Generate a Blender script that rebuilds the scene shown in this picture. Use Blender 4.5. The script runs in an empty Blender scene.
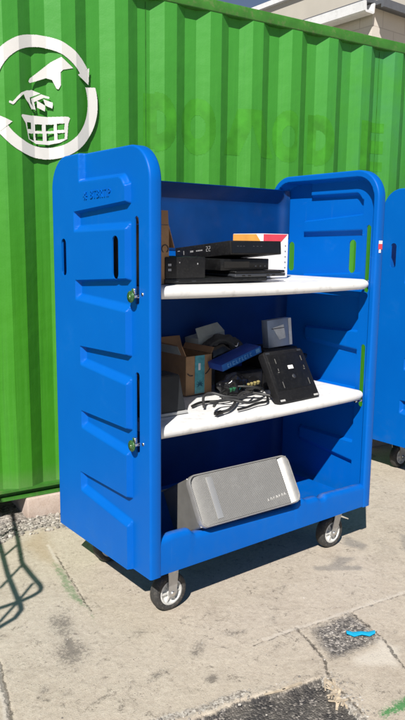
import bpy, bmesh, math, random
import numpy as np
from mathutils import Vector, Matrix

random.seed(7)
rng = np.random.default_rng(7)
scene = bpy.context.scene
col = scene.collection
R = math.radians

# ------------------------------------------------------------------ helpers
def tag(o, label=None, cat=None, group=None, kind=None):
    if label: o['label'] = label
    if cat: o['category'] = cat
    if group: o['group'] = group
    if kind: o['kind'] = kind
    return o

def empty(name, loc=(0, 0, 0), rot=(0, 0, 0)):
    o = bpy.data.objects.new(name, None)
    o.empty_display_size = 0.1
    o.location = loc
    o.rotation_euler = rot
    col.objects.link(o)
    return o

class MB:
    """collects shapes into one mesh"""
    def __init__(self):
        self.v = []; self.f = []; self.m = []; self.s = []
    def add(self, verts, faces, mat=0, smooth=False, M=None):
        b = len(self.v)
        for p in verts:
            p = Vector(p)
            if M is not None: p = M @ p
            self.v.append(tuple(p))
        for f in faces:
            self.f.append([b + i for i in f]); self.m.append(mat); self.s.append(smooth)
    def box(self, lo, hi, mat=0, M=None, bev=0.0, seg=2):
        bm = bmesh.new()
        bmesh.ops.create_cube(bm, size=1.0)
        for v in bm.verts:
            v.co = Vector([lo[i] + (v.co[i] + .5) * (hi[i] - lo[i]) for i in range(3)])
        if bev > 0:
            bmesh.ops.bevel(bm, geom=list(bm.edges), offset=bev, segments=seg, affect='EDGES', profile=.5)
        self.frombm(bm, mat, M, smooth=bev > 0)
    def frombm(self, bm, mat=0, M=None, smooth=False):
        bm.verts.index_update()
        self.add([v.co for v in bm.verts], [[v.index for v in f.verts] for f in bm.faces], mat, smooth, M)
        bm.free()
    def prism(self, poly, z0, z1, mat=0, M=None, bev=0.0):
        """polygon in xy pulled from z0 to z1"""
        bm = bmesh.new()
        vs = [bm.verts.new((x, y, z0)) for x, y in poly]
        f = bm.faces.new(vs)
        r = bmesh.ops.extrude_face_region(bm, geom=[f])
        for g in r['geom']:
            if isinstance(g, bmesh.types.BMVert): g.co.z = z1
        bmesh.ops.recalc_face_normals(bm, faces=bm.faces)
        if bev > 0:
            bmesh.ops.bevel(bm, geom=list(bm.edges), offset=bev, segments=2, affect='EDGES', profile=.5)
        self.frombm(bm, mat, M, smooth=False)
    def tube(self, pts, r, n=8, mat=0, M=None, cap=True):
        pts = [Vector(p) for p in pts]
        rings = []
        up = Vector((0, 0, 1))
        prev = None
        for i, p in enumerate(pts):
            t = (pts[min(i + 1, len(pts) - 1)] - pts[max(i - 1, 0)]).normalized()
            if prev is None:
                a = t.orthogonal().normalized()
            else:
                a = (prev - t * prev.dot(t))
                a = a.normalized() if a.length > 1e-6 else t.orthogonal().normalized()
            prev = a
            b = t.cross(a)
            rr = r[i] if isinstance(r, (list, tuple)) else r
            rings.append([p + (a * math.cos(2 * math.pi * k / n) + b * math.sin(2 * math.pi * k / n)) * rr for k in range(n)])
        vs = [q for ring in rings for q in ring]
        fs = []
        for i in range(len(rings) - 1):
            for k in range(n):
                k2 = (k + 1) % n
                fs.append([i * n + k, i * n + k2, (i + 1) * n + k2, (i + 1) * n + k])
        self.add(vs, fs, mat, True, M)
        if cap:
            self.add(rings[0], [list(range(n))[::-1]], mat, False, M)
            self.add(rings[-1], [list(range(n))], mat, False, M)
    def lathe(self, prof, n=32, mat=0, M=None, smooth=True):
        """prof: (radius, height) about local z, closed profile"""
        vs = []; fs = []
        m = len(prof)
        for k in range(n):
            a = 2 * math.pi * k / n
            for r, h in prof: vs.append((r * math.cos(a), r * math.sin(a), h))
        for k in range(n):
            k2 = (k + 1) % n
            for i in range(m - 1):
                fs.append([k * m + i, k2 * m + i, k2 * m + i + 1, k * m + i + 1])
        self.add(vs, fs, mat, smooth, M)
    def build(self, name, mats, parent=None, loc=(0, 0, 0), rot=(0, 0, 0), recalc=True, angle=None):
        me = bpy.data.meshes.new(name)
        me.from_pydata(self.v, [], self.f)
        if not isinstance(mats, (list, tuple)): mats = [mats]
        for m in mats: me.materials.append(m)
        me.polygons.foreach_set('material_index', self.m)
        me.polygons.foreach_set('use_smooth', self.s)
        if recalc:
            bm = bmesh.new(); bm.from_mesh(me)
            bmesh.ops.remove_doubles(bm, verts=bm.verts, dist=1e-6)
            bmesh.ops.recalc_face_normals(bm, faces=bm.faces)
            bm.to_mesh(me); bm.free()
        if angle: me.set_sharp_from_angle(angle=R(angle))
        me.update()
        o = bpy.data.objects.new(name, me)
        o.location = loc; o.rotation_euler = rot
        col.objects.link(o)
        if parent is not None: o.parent = parent
        return o

def rot_to(axis):
    """matrix turning local z to the axis"""
    return Vector((0, 0, 1)).rotation_difference(Vector(axis)).to_matrix().to_4x4()
def T(x, y, z): return Matrix.Translation((x, y, z))
def copy_tree(o, parent=None, skip=()):
    c = o.copy(); col.objects.link(c)
    if parent is not None: c.parent = parent
    for ch in list(o.children):
        if ch.name.split('.')[0] not in skip: copy_tree(ch, c, skip)
    return c

# ------------------------------------------------------------------ materials
class NT:
    def __init__(self, name):
        self.mat = bpy.data.materials.new(name); self.mat.use_nodes = True
        self.t = self.mat.node_tree; self.n = self.t.nodes; self.n.clear()
        self.out = self.n.new('ShaderNodeOutputMaterial')
        self.b = self.n.new('ShaderNodeBsdfPrincipled')
        self.t.links.new(self.b.outputs[0], self.out.inputs[0])
        self.co = self.n.new('ShaderNodeTexCoord')
    def link(self, a, b): self.t.links.new(a, b)
    def noise(self, scale, detail=4, rough=.55, vec=None, dist=0):
        k = self.n.new('ShaderNodeTexNoise'); k.inputs['Scale'].default_value = scale
        k.inputs['Detail'].default_value = detail; k.inputs['Roughness'].default_value = rough
        k.inputs['Distortion'].default_value = dist
        self.link(vec if vec is not None else self.co.outputs['Object'], k.inputs['Vector'])
        return k.outputs['Fac']
    def mapping(self, sc=(1, 1, 1), rot=(0, 0, 0)):
        k = self.n.new('ShaderNodeMapping'); k.inputs['Scale'].default_value = sc; k.inputs['Rotation'].default_value = rot
        self.link(self.co.outputs['Object'], k.inputs['Vector']); return k.outputs[0]
    def vor(self, scale, feat='F1', out='Distance', vec=None):
        k = self.n.new('ShaderNodeTexVoronoi'); k.feature = feat; k.inputs['Scale'].default_value = scale
        self.link(vec if vec is not None else self.co.outputs['Object'], k.inputs['Vector'])
        return k.outputs[out]
    def ramp(self, fac, p):
        k = self.n.new('ShaderNodeValToRGB'); e = k.color_ramp.elements
        while len(e) < len(p): e.new(.5)
        for el, (pos, c) in zip(e, p):
            el.position = pos
            el.color = (c, c, c, 1) if isinstance(c, (int, float)) else (*c, 1)
        self.link(fac, k.inputs[0]); return k.outputs[0]
    def mix(self, fac, a, b, mode='MIX'):
        k = self.n.new('ShaderNodeMix'); k.data_type = 'RGBA'; k.blend_type = mode
        for val, s in ((fac, k.inputs[0]), (a, k.inputs[6]), (b, k.inputs[7])):
            if isinstance(val, bpy.types.NodeSocket): self.link(val, s)
            elif isinstance(val, (int, float)): s.default_value = val if s == k.inputs[0] else (val, val, val, 1)
            else: s.default_value = (*val, 1)
        return k.outputs[2]
    def math(self, op, a, b=None, clamp=False):
        k = self.n.new('ShaderNodeMath'); k.operation = op; k.use_clamp = clamp
        for i, val in enumerate((a, b)):
            if val is None: continue
            if isinstance(val, bpy.types.NodeSocket): self.link(val, k.inputs[i])
            else: k.inputs[i].default_value = val
        return k.outputs[0]
    def attr(self, name):
        k = self.n.new('ShaderNodeAttribute'); k.attribute_name = name; return k.outputs['Fac']
    def bump(self, h, strength, dist=.01):
        k = self.n.new('ShaderNodeBump'); k.inputs['Strength'].default_value = strength
        k.inputs['Distance'].default_value = dist
        self.link(h, k.inputs['Height']); self.link(k.outputs[0], self.b.inputs['Normal'])
    def set(self, **kw):
        for key, val in kw.items():
            s = self.b.inputs[{'color': 'Base Color', 'rough': 'Roughness', 'metal': 'Metallic', 'spec': 'Specular IOR Level', 'alpha': 'Alpha'}[key]]
            if isinstance(val, bpy.types.NodeSocket): self.link(val, s)
            elif key == 'color': s.default_value = (*val, 1)
            else: s.default_value = val
        return self

def plain(name, c, rough=.5, metal=0., var=.12, scale=18, bump=.05, spec=.5, dirt=None):
    m = NT(name)
    f = m.noise(scale, 5)
    dark = tuple(x * (1 - var) for x in c); lite = tuple(min(1, x * (1 + var)) for x in c)
    cc = m.mix(m.ramp(f, [(.3, 0.), (.7, 1.)]), dark, lite)
    if dirt is not None:
        cc = m.mix(m.math('MULTIPLY', m.ramp(m.noise(scale * 2.7, 6, .7), [(.52, 0.), (.75, 1.)]), dirt[1]), cc, dirt[0])
    m.set(color=cc, rough=m.math('ADD', m.math('MULTIPLY', m.noise(scale * 1.7, 3), .16), rough - .08), metal=metal, spec=spec)
    if bump: m.bump(m.noise(scale * 14, 3), bump, .004)
    return m.mat

def blue_plastic(name, c, faded):
    m = NT(name)
    big = m.ramp(m.noise(3.0, 4), [(.35, 0.), (.7, 1.)])
    cc = m.mix(m.math('MULTIPLY', big, .5), c, faded)
    # scuffs: thin stretched scratches and chalky rubbed marks
    sv = m.mapping((60, 60, 3), (R(20), R(12), 0))
    scr = m.ramp(m.noise(1.0, 3, .6, sv), [(.66, 0.), (.76, 1.)])
    sv2 = m.mapping((4, 5, 70), (R(6), R(-9), 0))
    scr2 = m.ramp(m.noise(1.0, 3, .6, sv2), [(.67, 0.), (.78, 1.)])
    rub = m.ramp(m.noise(6, 7, .72), [(.58, 0.), (.8, 1.)])
    w = m.math('MULTIPLY', m.math('ADD', m.math('ADD', m.math('MULTIPLY', scr, .22), m.math('MULTIPLY', scr2, .16)), m.math('MULTIPLY', rub, .22)), .7, True)
    cc = m.mix(w, cc, (.035, .16, .50))
    fine = m.ramp(m.noise(1.0, 4, .7, m.mapping((9, 9, 130), (R(35), R(8), 0))), [(.66, 0.), (.72, 1.)])
    cc = m.mix(m.math('MULTIPLY', m.math('MULTIPLY', fine, m.ramp(m.noise(5, 4), [(.45, 0.), (.65, 1.)])), .45), cc, (.09, .24, .52))
    sep = m.n.new('ShaderNodeSeparateXYZ'); m.link(m.co.outputs['Object'], sep.inputs[0])
    low = m.math('MULTIPLY', m.ramp(sep.outputs[2], [(.20, 1.), (.42, 0.)]), m.ramp(m.noise(12, 6, .75), [(.48, 0.), (.72, 1.)]))
    cc = m.mix(m.math('MULTIPLY', low, .16), cc, (.05, .11, .24))
    sill = m.math('MULTIPLY', m.math('MULTIPLY', m.ramp(sep.outputs[1], [(.012, 0.), (.03, 1.)]), m.ramp(sep.outputs[1], [(.07, 1.), (.10, 0.)])), m.math('MULTIPLY', m.ramp(sep.outputs[2], [(.27, 0.), (.30, 1.)]), m.ramp(sep.outputs[2], [(.36, 1.), (.38, 0.)])))
    sill = m.math('MULTIPLY', sill, m.math('MULTIPLY', m.ramp(sep.outputs[0], [(.06, 0.), (.09, 1.)]), m.ramp(m.math('MULTIPLY', sep.outputs[0], .5), [(.56, 1.), (.58, 0.)])))
    cc = m.mix(m.math('MULTIPLY', m.math('MULTIPLY', sill, m.ramp(m.noise(30, 6, .75), [(.35, 0.), (.65, 1.)])), .55), cc, (.16, .17, .24))
    dust = m.ramp(m.noise(45, 5, .8), [(.6, 0.), (.85, 1.)])
    cc = m.mix(m.math('MULTIPLY', dust, .05), cc, (.08, .16, .32))
    m.set(color=cc, rough=m.math('ADD', m.math('MULTIPLY', rub, .2), .42), spec=.13)
    h = m.math('ADD', m.math('MULTIPLY', m.noise(240, 2), .35), m.math('MULTIPLY', m.noise(9, 3), 1.5))
    m.bump(h, .07, .006)
    return m.mat

MAT = {}
MAT['blue'] = blue_plastic('blue_plastic', (.0002, .098, .432), (.0004, .116, .48))
MAT['navy'] = plain('navy_shade_sheet', (.0008, .034, .148), .42, var=.25, scale=4, bump=.04, dirt=((.02, .042, .13), .35), spec=.25)  # colour carries the shade on the upper back wall
MAT['navy_shade_low'] = plain('deep_navy_shade', (.0006, .035, .18), .6, var=.2, scale=4, bump=.04, spec=.2)  # darker blue carrying the shade below the upper shelf
MAT['white'] = plain('white_shelf_plastic', (.74, .74, .735), .42, var=.06, scale=9, bump=.05, dirt=((.38, .37, .35), .6))
MAT['rubber'] = plain('tyre_rubber', (.035, .034, .033), .75, var=.3, scale=40, bump=.2, dirt=((.22, .19, .16), .6))
MAT['steel'] = plain('galvanised_steel', (.52, .52, .52), .42, .85, var=.15, scale=30, bump=.1)
MAT['rim'] = plain('pale_wheel_rim', (.62, .62, .60), .5, .2, var=.12, scale=40, bump=.08, dirt=((.2, .18, .16), .6))
MAT['greencap'] = plain('green_coated_knob', (.030, .11, .03), .35, .3, var=.3, scale=60, bump=.15, dirt=((.45, .47, .4), .5))
MAT['chrome'] = plain('bright_bolt', (.75, .75, .75), .25, 1., var=.1, scale=50, bump=.05)
MAT['black'] = plain('black_plastic', (.006, .006, .0065), .40, var=.3, scale=30, bump=.1, dirt=((.05, .05, .05), .25), spec=.35)
MAT['black_matt'] = plain('matt_black_plastic', (.007, .007, .008), .55, var=.3, scale=40, bump=.15, dirt=((.055, .053, .05), .3), spec=.3)
MAT['gloss'] = plain('gloss_black', (.006, .006, .007), .18, var=.2, scale=20, bump=.02)
MAT['grey'] = plain('dark_grey_plastic', (.030, .033, .040), .5, var=.15, scale=25, bump=.1)
MAT['bagcloth'] = plain('grey_bag_cloth', (.055, .056, .056), .85, var=.25, scale=60, bump=.3)
MAT['darkcab'] = plain('charcoal_cabinet', (.014, .016, .019), .55, var=.15, scale=25, bump=.08, spec=.35)
MAT['pale'] = plain('pale_grey_plastic', (.42, .42, .41), .5, var=.1, scale=25, bump=.05)
MAT['cream'] = plain('grey_paper_box', (.33, .36, .34), .7, var=.1, scale=25, bump=.05)
MAT['card'] = plain('brown_cardboard', (.33, .195, .10), .85, var=.14, scale=14, bump=.12, dirt=((.18, .1, .05), .3))
MAT['cardin'] = plain('cardboard_inside', (.30, .175, .095), .88, var=.1, scale=14, bump=.12)
MAT['paperw'] = plain('white_print', (.78, .77, .78), .55, var=.04, scale=20, bump=.02)
MAT['ink'] = plain('dark_ink', (.03, .03, .04), .6, var=.1, bump=0)
MAT['red'] = plain('red_print', (.68, .055, .085), .5, var=.08, bump=0)
MAT['orange'] = plain('orange_print', (.80, .36, .07), .5, var=.12, bump=0)
MAT['teal'] = plain('teal_parcel_tape', (.09, .33, .38), .35, var=.25, scale=50, bump=.03)
MAT['tealdark'] = plain('tape_print', (.02, .10, .16), .4, var=.1, bump=0)
MAT['bluebox'] = plain('blue_carton', (.015, .14, .50), .45, var=.15, scale=20, bump=.03)
MAT['bluebox2'] = plain('deep_blue_carton', (.012, .05, .32), .45, var=.15, scale=20, bump=.03)
MAT['bluetext'] = plain('pale_blue_print', (.16, .42, .72), .5, var=.1, bump=0)
MAT['silverbox'] = plain('silver_blue_carton', (.22, .27, .36), .35, .25, var=.2, scale=12, bump=.03)
MAT['silverprint'] = plain('silver_print', (.55, .57, .58), .4, .2, var=.2, scale=30, bump=0)
MAT['cable'] = plain('grey_cable', (.030, .030, .031), .5, var=.2, scale=40, bump=.1)
MAT['cable2'] = plain('black_cable', (.009, .009, .009), .5, var=.2, scale=40, bump=.1)
MAT['plug_green'] = plain('green_plug', (.02, .13, .06), .4, var=.1, bump=0)
MAT['plug_teal'] = plain('teal_plug', (.02, .22, .27), .4, var=.1, bump=0)
MAT['plug_yellow'] = plain('yellow_plug', (.30, .25, .10), .4, var=.1, bump=0)
MAT['dimprint'] = plain('dim_print', (.30, .30, .31), .5, var=.2, bump=0)
MAT['scratch'] = plain('scratched_bright_metal', (.62, .61, .59), .5, .3, var=.3, scale=90)
MAT['cyan'] = plain('cyan_plastic', (.015, .36, .60), .35, var=.12, scale=30, bump=.05)
MAT['straw'] = plain('dry_wood', (.47, .39, .29), .85, var=.3, scale=60, bump=.2)
MAT['soffit'] = plain('soffit_board', (.43, .40, .345), .8, var=.05, scale=3, bump=.03)
MAT['whitepaint'] = plain('white_painted_metal', (.68, .68, .69), .45, var=.08, scale=6, bump=.03, dirt=((.3, .29, .28), .4))
MAT['roofdark'] = plain('dark_fascia', (.10, .105, .12), .6, var=.1, bump=.03)
MAT['tubegrey'] = plain('painted_tube', (.25, .26, .27), .45, .4, var=.1, bump=.05)

def container_paint():
    m = NT('green_container_paint')
    f = m.noise(2.2, 5)
    c = m.mix(m.ramp(f, [(.3, 0.), (.7, 1.)]), (.032, .192, .0085), (.044, .232, .013))
    st = m.noise(1.0, 5, .65, m.mapping((34, 34, .9)))
    c = m.mix(m.math('MULTIPLY', m.ramp(st, [(.45, 0.), (.72, 1.)]), .5), c, (.062, .265, .030))
    st2 = m.noise(1.0, 5, .7, m.mapping((60, 60, 1.6)))
    c = m.mix(m.math('MULTIPLY', m.ramp(st2, [(.54, 0.), (.70, 1.)]), .38), c, (.020, .125, .008))
    # sky reflection painted into the colour, stronger towards the roof
    sep = m.n.new('ShaderNodeSeparateXYZ'); m.link(m.co.outputs['Object'], sep.inputs[0])
    hi = m.ramp(m.math('DIVIDE', sep.outputs[2], 3.0), [(.35, 0.), (.9, 1.)])
    c = m.mix(m.math('MULTIPLY', hi, .70), c, (.050, .275, .045))
    # a few rusty chips and grey scuff
    chip = m.ramp(m.noise(26, 6, .75), [(.70, 0.), (.735, 1.)])
    tl = m.math('MULTIPLY', m.ramp(m.math('DIVIDE', sep.outputs[0], 3.0), [(.62, 0.), (.80, 1.)]), m.ramp(sep.outputs[2], [(0., 0.), (1., 1.)]))
    c = m.mix(m.math('MULTIPLY', m.math('MULTIPLY', tl, hi), m.ramp(m.noise(3.5, 5, .6), [(.35, 0.), (.65, .8)])), c, (.042, .20, .085))
    c = m.mix(m.math('MULTIPLY', chip, .45), c, (.16, .15, .10))
    low = m.ramp(m.math('DIVIDE', sep.outputs[2], 3.0), [(.05, 1.), (.085, 0.)])
    c = m.mix(m.math('MULTIPLY', m.math('MULTIPLY', low, m.noise(9, 6, .7)), .5), c, (.24, .26, .17))
    m.set(color=c, rough=m.math('ADD', m.math('MULTIPLY', f, .2), .40), spec=.28)
    h = m.math('ADD', m.math('MULTIPLY', m.noise(120, 2), .4), m.math('MULTIPLY', m.noise(4, 3), 9.0))
    m.bump(h, .16, .006)
    return m.mat
MAT['green'] = container_paint()
MAT['ghost'] = plain('yellow_green_overpaint', (.042, .230, .016), .42, var=.25, spec=.28, scale=9, bump=.04)
MAT['railgreen'] = plain('rail_paint', (.040, .175, .020), .5, var=.2, scale=10, bump=.06, dirt=((.20, .17, .10), .55))
MAT['seam'] = plain('weld_seam_paint', (.024, .15, .012), .5, var=.3, scale=20)
MAT['emblem'] = plain('white_vinyl', (.66, .645, .62), .4, var=.06, scale=6, bump=.04, dirt=((.55, .58, .52), .3))

def perforated():
    m = NT('perforated_aluminium')
    vec = m.co.outputs['Object']
    sep = m.n.new('ShaderNodeSeparateXYZ'); m.link(vec, sep.inputs[0])
    p = .0062
    def cell(offx, offz):
        ax = m.math('SUBTRACT', m.math('FRACT', m.math('ADD', m.math('DIVIDE', sep.outputs[0], p), offx)), .5)
        az = m.math('SUBTRACT', m.math('FRACT', m.math('ADD', m.math('DIVIDE', sep.outputs[2], p), offz)), .5)
        return m.math('SQRT', m.math('ADD', m.math('MULTIPLY', ax, ax), m.math('MULTIPLY', az, az)))
    d = m.math('MINIMUM', cell(0, 0), cell(.5, .5))
    hole = m.ramp(d, [(.25, 1.), (.33, 0.)])
    sc = m.ramp(m.noise(7, 7, .75), [(.48, 0.), (.72, 1.)])
    base = m.mix(sc, (.47, .46, .435), (.64, .63, .60))
    m.set(color=m.mix(hole, base, (.10, .10, .098)), rough=.42, metal=m.math('MULTIPLY', m.math('SUBTRACT', 1., hole), .55))
    m.bump(m.math('SUBTRACT', 1., hole), .5, .002)
    return m.mat
MAT['perf'] = perforated()
MAT['alu'] = plain('brushed_aluminium', (.50, .49, .465), .40, .65, var=.12, scale=12, bump=.06, dirt=((.32, .3, .27), .4))
MAT['alu_bright'] = plain('bright_aluminium', (.52, .52, .51), .34, .6, var=.06, scale=12, bump=.04)
MAT['alu_dull'] = plain('dull_aluminium', (.21, .205, .19), .5, .4, var=.15, scale=12, bump=.06, dirt=((.2, .19, .17), .5))

def blockwall():
    m = NT('painted_block_wall')
    br = m.n.new('ShaderNodeTexBrick')
    br.inputs['Scale'].default_value = 1.0; br.inputs['Brick Width'].default_value = .4; br.inputs['Row Height'].default_value = .2
    br.inputs['Mortar Size'].default_value = .006
    br.inputs['Color1'].default_value = (.60, .55, .49, 1); br.inputs['Color2'].default_value = (.64, .585, .52, 1); br.inputs['Mortar'].default_value = (.48, .43, .38, 1)
    sep = m.n.new('ShaderNodeSeparateXYZ'); m.link(m.co.outputs['Object'], sep.inputs[0])
    cmb = m.n.new('ShaderNodeCombineXYZ')
    m.link(m.math('ADD', sep.outputs[0], sep.outputs[1]), cmb.inputs[0]); m.link(sep.outputs[2], cmb.inputs[1])
    m.link(cmb.outputs[0], br.inputs['Vector'])
    c = m.mix(m.math('MULTIPLY', m.noise(5, 6, .7), .3), br.outputs['Color'], (.40, .34, .29))
    m.set(color=c, rough=.85)
    m.bump(m.noise(60, 4), .2, .01)
    return m.mat
MAT['block'] = blockwall()

def concrete(name, region=True):
    m = NT(name)
    big = m.ramp(m.noise(1.6, 5, .6), [(.3, 0.), (.72, 1.)])
    c = m.mix(big, (.435, .373, .298), (.49, .43, .355))
    med = m.ramp(m.noise(9, 7, .7), [(.38, 0.), (.66, 1.)])
    c = m.mix(m.math('MULTIPLY', med, .5), c, (.56, .50, .41))
    blot = m.ramp(m.noise(5.5, 8, .78, dist=.6), [(.52, 0.), (.72, 1.)])
    c = m.mix(m.math('MULTIPLY', blot, .5), c, (.27, .225, .18))
    mott = m.noise(55, 6, .75)
    c = m.mix(m.math('MULTIPLY', m.ramp(mott, [(.50, 0.), (.66, 1.)]), .35), c, (.27, .22, .17))
    c = m.mix(m.math('MULTIPLY', m.ramp(mott, [(.34, 1.), (.48, 0.)]), .35), c, (.64, .585, .49))
    drk = m.math('MULTIPLY', m.ramp(m.noise(11, 8, .8, dist=1.2), [(.555, 0.), (.64, 1.)]), m.ramp(mott, [(.42, 0.), (.6, 1.)]))
    c = m.mix(m.math('MULTIPLY', drk, .85), c, (.10, .088, .075))
    # sand grains and pits
    gr = m.noise(240, 4, .75)
    c = m.mix(m.math('MULTIPLY', m.ramp(gr, [(.52, 0.), (.68, 1.)]), .45), c, (.24, .19, .145))
    c = m.mix(m.math('MULTIPLY', m.ramp(gr, [(.30, 1.), (.44, 0.)]), .35), c, (.60, .545, .46))
    peb = m.vor(110, 'F1', 'Distance'); pm = m.ramp(m.noise(24, 5, .7), [(.52, 0.), (.66, 1.)])
    spk = m.math('MULTIPLY', m.ramp(peb, [(.14, 1.), (.24, 0.)]), pm)
    c = m.mix(m.math('MULTIPLY', spk, .55), c, (.12, .10, .085))
    h = m.math('ADD', m.math('MULTIPLY', gr, .5), m.math('ADD', m.math('MULTIPLY', med, .5), m.math('MULTIPLY', spk, -.8)))
    rough = .88
    if region:
        brk = m.math('ADD', m.math('MULTIPLY', m.noise(38, 7, .8), .55), m.math('MULTIPLY', m.noise(150, 5, .8), .45))
        def mask(name, lo, hi, amt):
            a = m.math('ADD', m.attr(name), m.math('MULTIPLY', m.math('SUBTRACT', brk, .5), amt))
            return m.ramp(a, [(lo, 0.), (hi, 1.)])
        k = mask('m_light', .45, .75, 1.0); c = m.mix(m.math('MULTIPLY', k, .75), c, (.62, .57, .49))
        fl = m.math('ADD', m.math('MULTIPLY', m.noise(85, 8, .85), .6), m.math('MULTIPLY', m.noise(26, 6, .8), .4))
        k = m.ramp(m.math('ADD', m.attr('m_stain'), m.math('MULTIPLY', m.math('SUBTRACT', fl, .5), 3.8)), [(.34, 0.), (.66, 1.)])
        c = m.mix(m.math('MULTIPLY', k, .74), c, (.13, .115, .10))
        k = m.ramp(m.attr('m_stain'), [(.1, 0.), (1., 1.)]); c = m.mix(m.math('MULTIPLY', k, .30), c, (.20, .18, .155))
        k = mask('m_smear', .40, .75, 1.1); c = m.mix(m.math('MULTIPLY', k, .55), c, (.17, .165, .16))
        k = mask('m_tan', .35, .8, .9); c = m.mix(m.math('MULTIPLY', k, .5), c, (.36, .27, .165))
        k = mask('m_green', .46, .74, 2.6); c = m.mix(m.math('MULTIPLY', k, .72), c, (.13, .22, .105))
        k = mask('m_vivid', .44, .66, 2.4); c = m.mix(m.math('MULTIPLY', k, .88), c, (.035, .22, .055))
        # gravel
        kg = mask('m_gravel', .42, .58, .8)
        vg = m.vor(70, 'F1', 'Color'); vgd = m.vor(70, 'F1', 'Distance')
        sepc = m.n.new('ShaderNodeSeparateColor'); m.link(vg, sepc.inputs[0])
        gc = m.ramp(sepc.outputs[0], [(0., (.15, .135, .12)), (.5, (.30, .27, .24)), (1., (.50, .46, .42))])
        c = m.mix(kg, c, gc)
        # old asphalt with bits of pale stone
        ka = mask('m_asphalt', .42, .60, 1.0)
        va = m.vor(150, 'F1', 'Color'); vad = m.vor(150, 'F1', 'Distance')
        sepa = m.n.new('ShaderNodeSeparateColor'); m.link(va, sepa.inputs[0])
        ac = m.ramp(sepa.outputs[0], [(0., (.035, .034, .036)), (.62, (.068, .064, .062)), (.86, (.13, .12, .11)), (1., (.34, .31, .28))])
        ac = m.mix(m.math('MULTIPLY', m.ramp(m.noise(13, 6, .7), [(.42, 0.), (.68, 1.)]), .6), ac, (.20, .18, .155))
        c = m.mix(ka, c, ac)
        # broken patch: dark with many pale chips
        kp = mask('m_patch', .36, .70, 1.8)
        vp = m.vor(120, 'F1', 'Color'); sepp = m.n.new('ShaderNodeSeparateColor'); m.link(vp, sepp.inputs[0])
        pc = m.ramp(sepp.outputs[0], [(0., (.09, .083, .077)), (.5, (.17, .157, .143)), (.8, (.28, .255, .23)), (1., (.46, .42, .38))])
        c = m.mix(kp, c, pc)
        # crumbling pale lip
        kl = mask('m_lip', .46, .66, 2.6)
        c = m.mix(m.math('MULTIPLY', kl, .8), c, m.ramp(sepa.outputs[1], [(0., (.07, .065, .06)), (.4, (.30, .275, .245)), (1., (.56, .53, .48))]))
        kc = mask('m_crack', .56, .90, 3.0); c = m.mix(m.math('MULTIPLY', kc, .65), c, (.10, .085, .07))
        kj = mask('m_joint', .40, .80, 2.0); c = m.mix(m.math('MULTIPLY', kj, .6), c, (.62, .57, .50))
        rocks = m.math('ADD', m.math('MULTIPLY', kg, m.math('SUBTRACT', 1., vgd)), m.math('MULTIPLY', m.math('MAXIMUM', ka, kp), m.math('SUBTRACT', .8, vad)))
        h = m.math('ADD', h, m.math('ADD', m.math('MULTIPLY', rocks, 1.2), m.math('MULTIPLY', kc, -2.5)))
    m.set(color=c, rough=rough, spec=.25)
    m.bump(h, .8, .005)
    return m.mat
MAT['ground'] = concrete('concrete_yard', True)
MAT['ground_far'] = concrete('concrete_yard_far', False)
def pink():
    m = NT('pinkish_concrete')
    c = m.mix(m.ramp(m.noise(7, 7, .7), [(.35, 0.), (.68, 1.)]), (.42, .33, .275), (.53, .45, .40))
    c = m.mix(m.math('MULTIPLY', m.ramp(m.noise(160, 3, .7), [(.5, 0.), (.7, 1.)]), .4), c, (.25, .19, .155))
    m.set(color=c, rough=.9, spec=.2); m.bump(m.noise(120, 5, .7), .5, .004); return m.mat
MAT['pink'] = pink()

# ------------------------------------------------------------------ ground with its marks
def vnoise(x, y, seed=0):
    xi = np.floor(x).astype(int); yi = np.floor(y).astype(int); fx = x - xi; fy = y - yi
    def h(a, b):
        n = (a * 374761393 + b * 668265263 + seed * 69069) & 0x7fffffff
        n = ((n ^ (n >> 13)) * 1274126177) & 0x7fffffff
        return ((n ^ (n >> 16)) & 0xffff) / 65535.0
    u = fx * fx * (3 - 2 * fx); w = fy * fy * (3 - 2 * fy)
    return (h(xi, yi) * (1 - u) + h(xi + 1, yi) * u) * (1 - w) + (h(xi, yi + 1) * (1 - u) + h(xi + 1, yi + 1) * u) * w
def fbm(x, y, s, seed=0, o=4):
    t = 0; a = .5; k = s
    for i in range(o):
        t = t + a * (vnoise(x * k, y * k, seed + i) - .5); a *= .55; k *= 2.07
    return t
def sd_poly(X, Y, P):
    d = np.full(X.shape, 1e9); ins = np.zeros(X.shape, bool)
    n = len(P)
    for i in range(n):
        ax, ay = P[i]; bx, by = P[(i + 1) % n]
        ex, ey = bx - ax, by - ay; wx, wy = X - ax, Y - ay
        t = np.clip((wx * ex + wy * ey) / (ex * ex + ey * ey + 1e-12), 0, 1)
        d = np.minimum(d, np.hypot(wx - ex * t, wy - ey * t))
        c = ((ay > Y) != (by > Y)) & (X < (bx - ax) * (Y - ay) / (by - ay + 1e-12) + ax)
        ins ^= c
    return np.where(ins, d, -d)
def sd_line(X, Y, P):
    d = np.full(X.shape, 1e9)
    for (ax, ay), (bx, by) in zip(P[:-1], P[1:]):
        ex, ey = bx - ax, by - ay; wx, wy = X - ax, Y - ay
        t = np.clip((wx * ex + wy * ey) / (ex * ex + ey * ey), 0, 1)
        d = np.minimum(d, np.hypot(wx - ex * t, wy - ey * t))
    return d
def ss(x): x = np.clip(x, 0, 1); return x * x * (3 - 2 * x)

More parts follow.
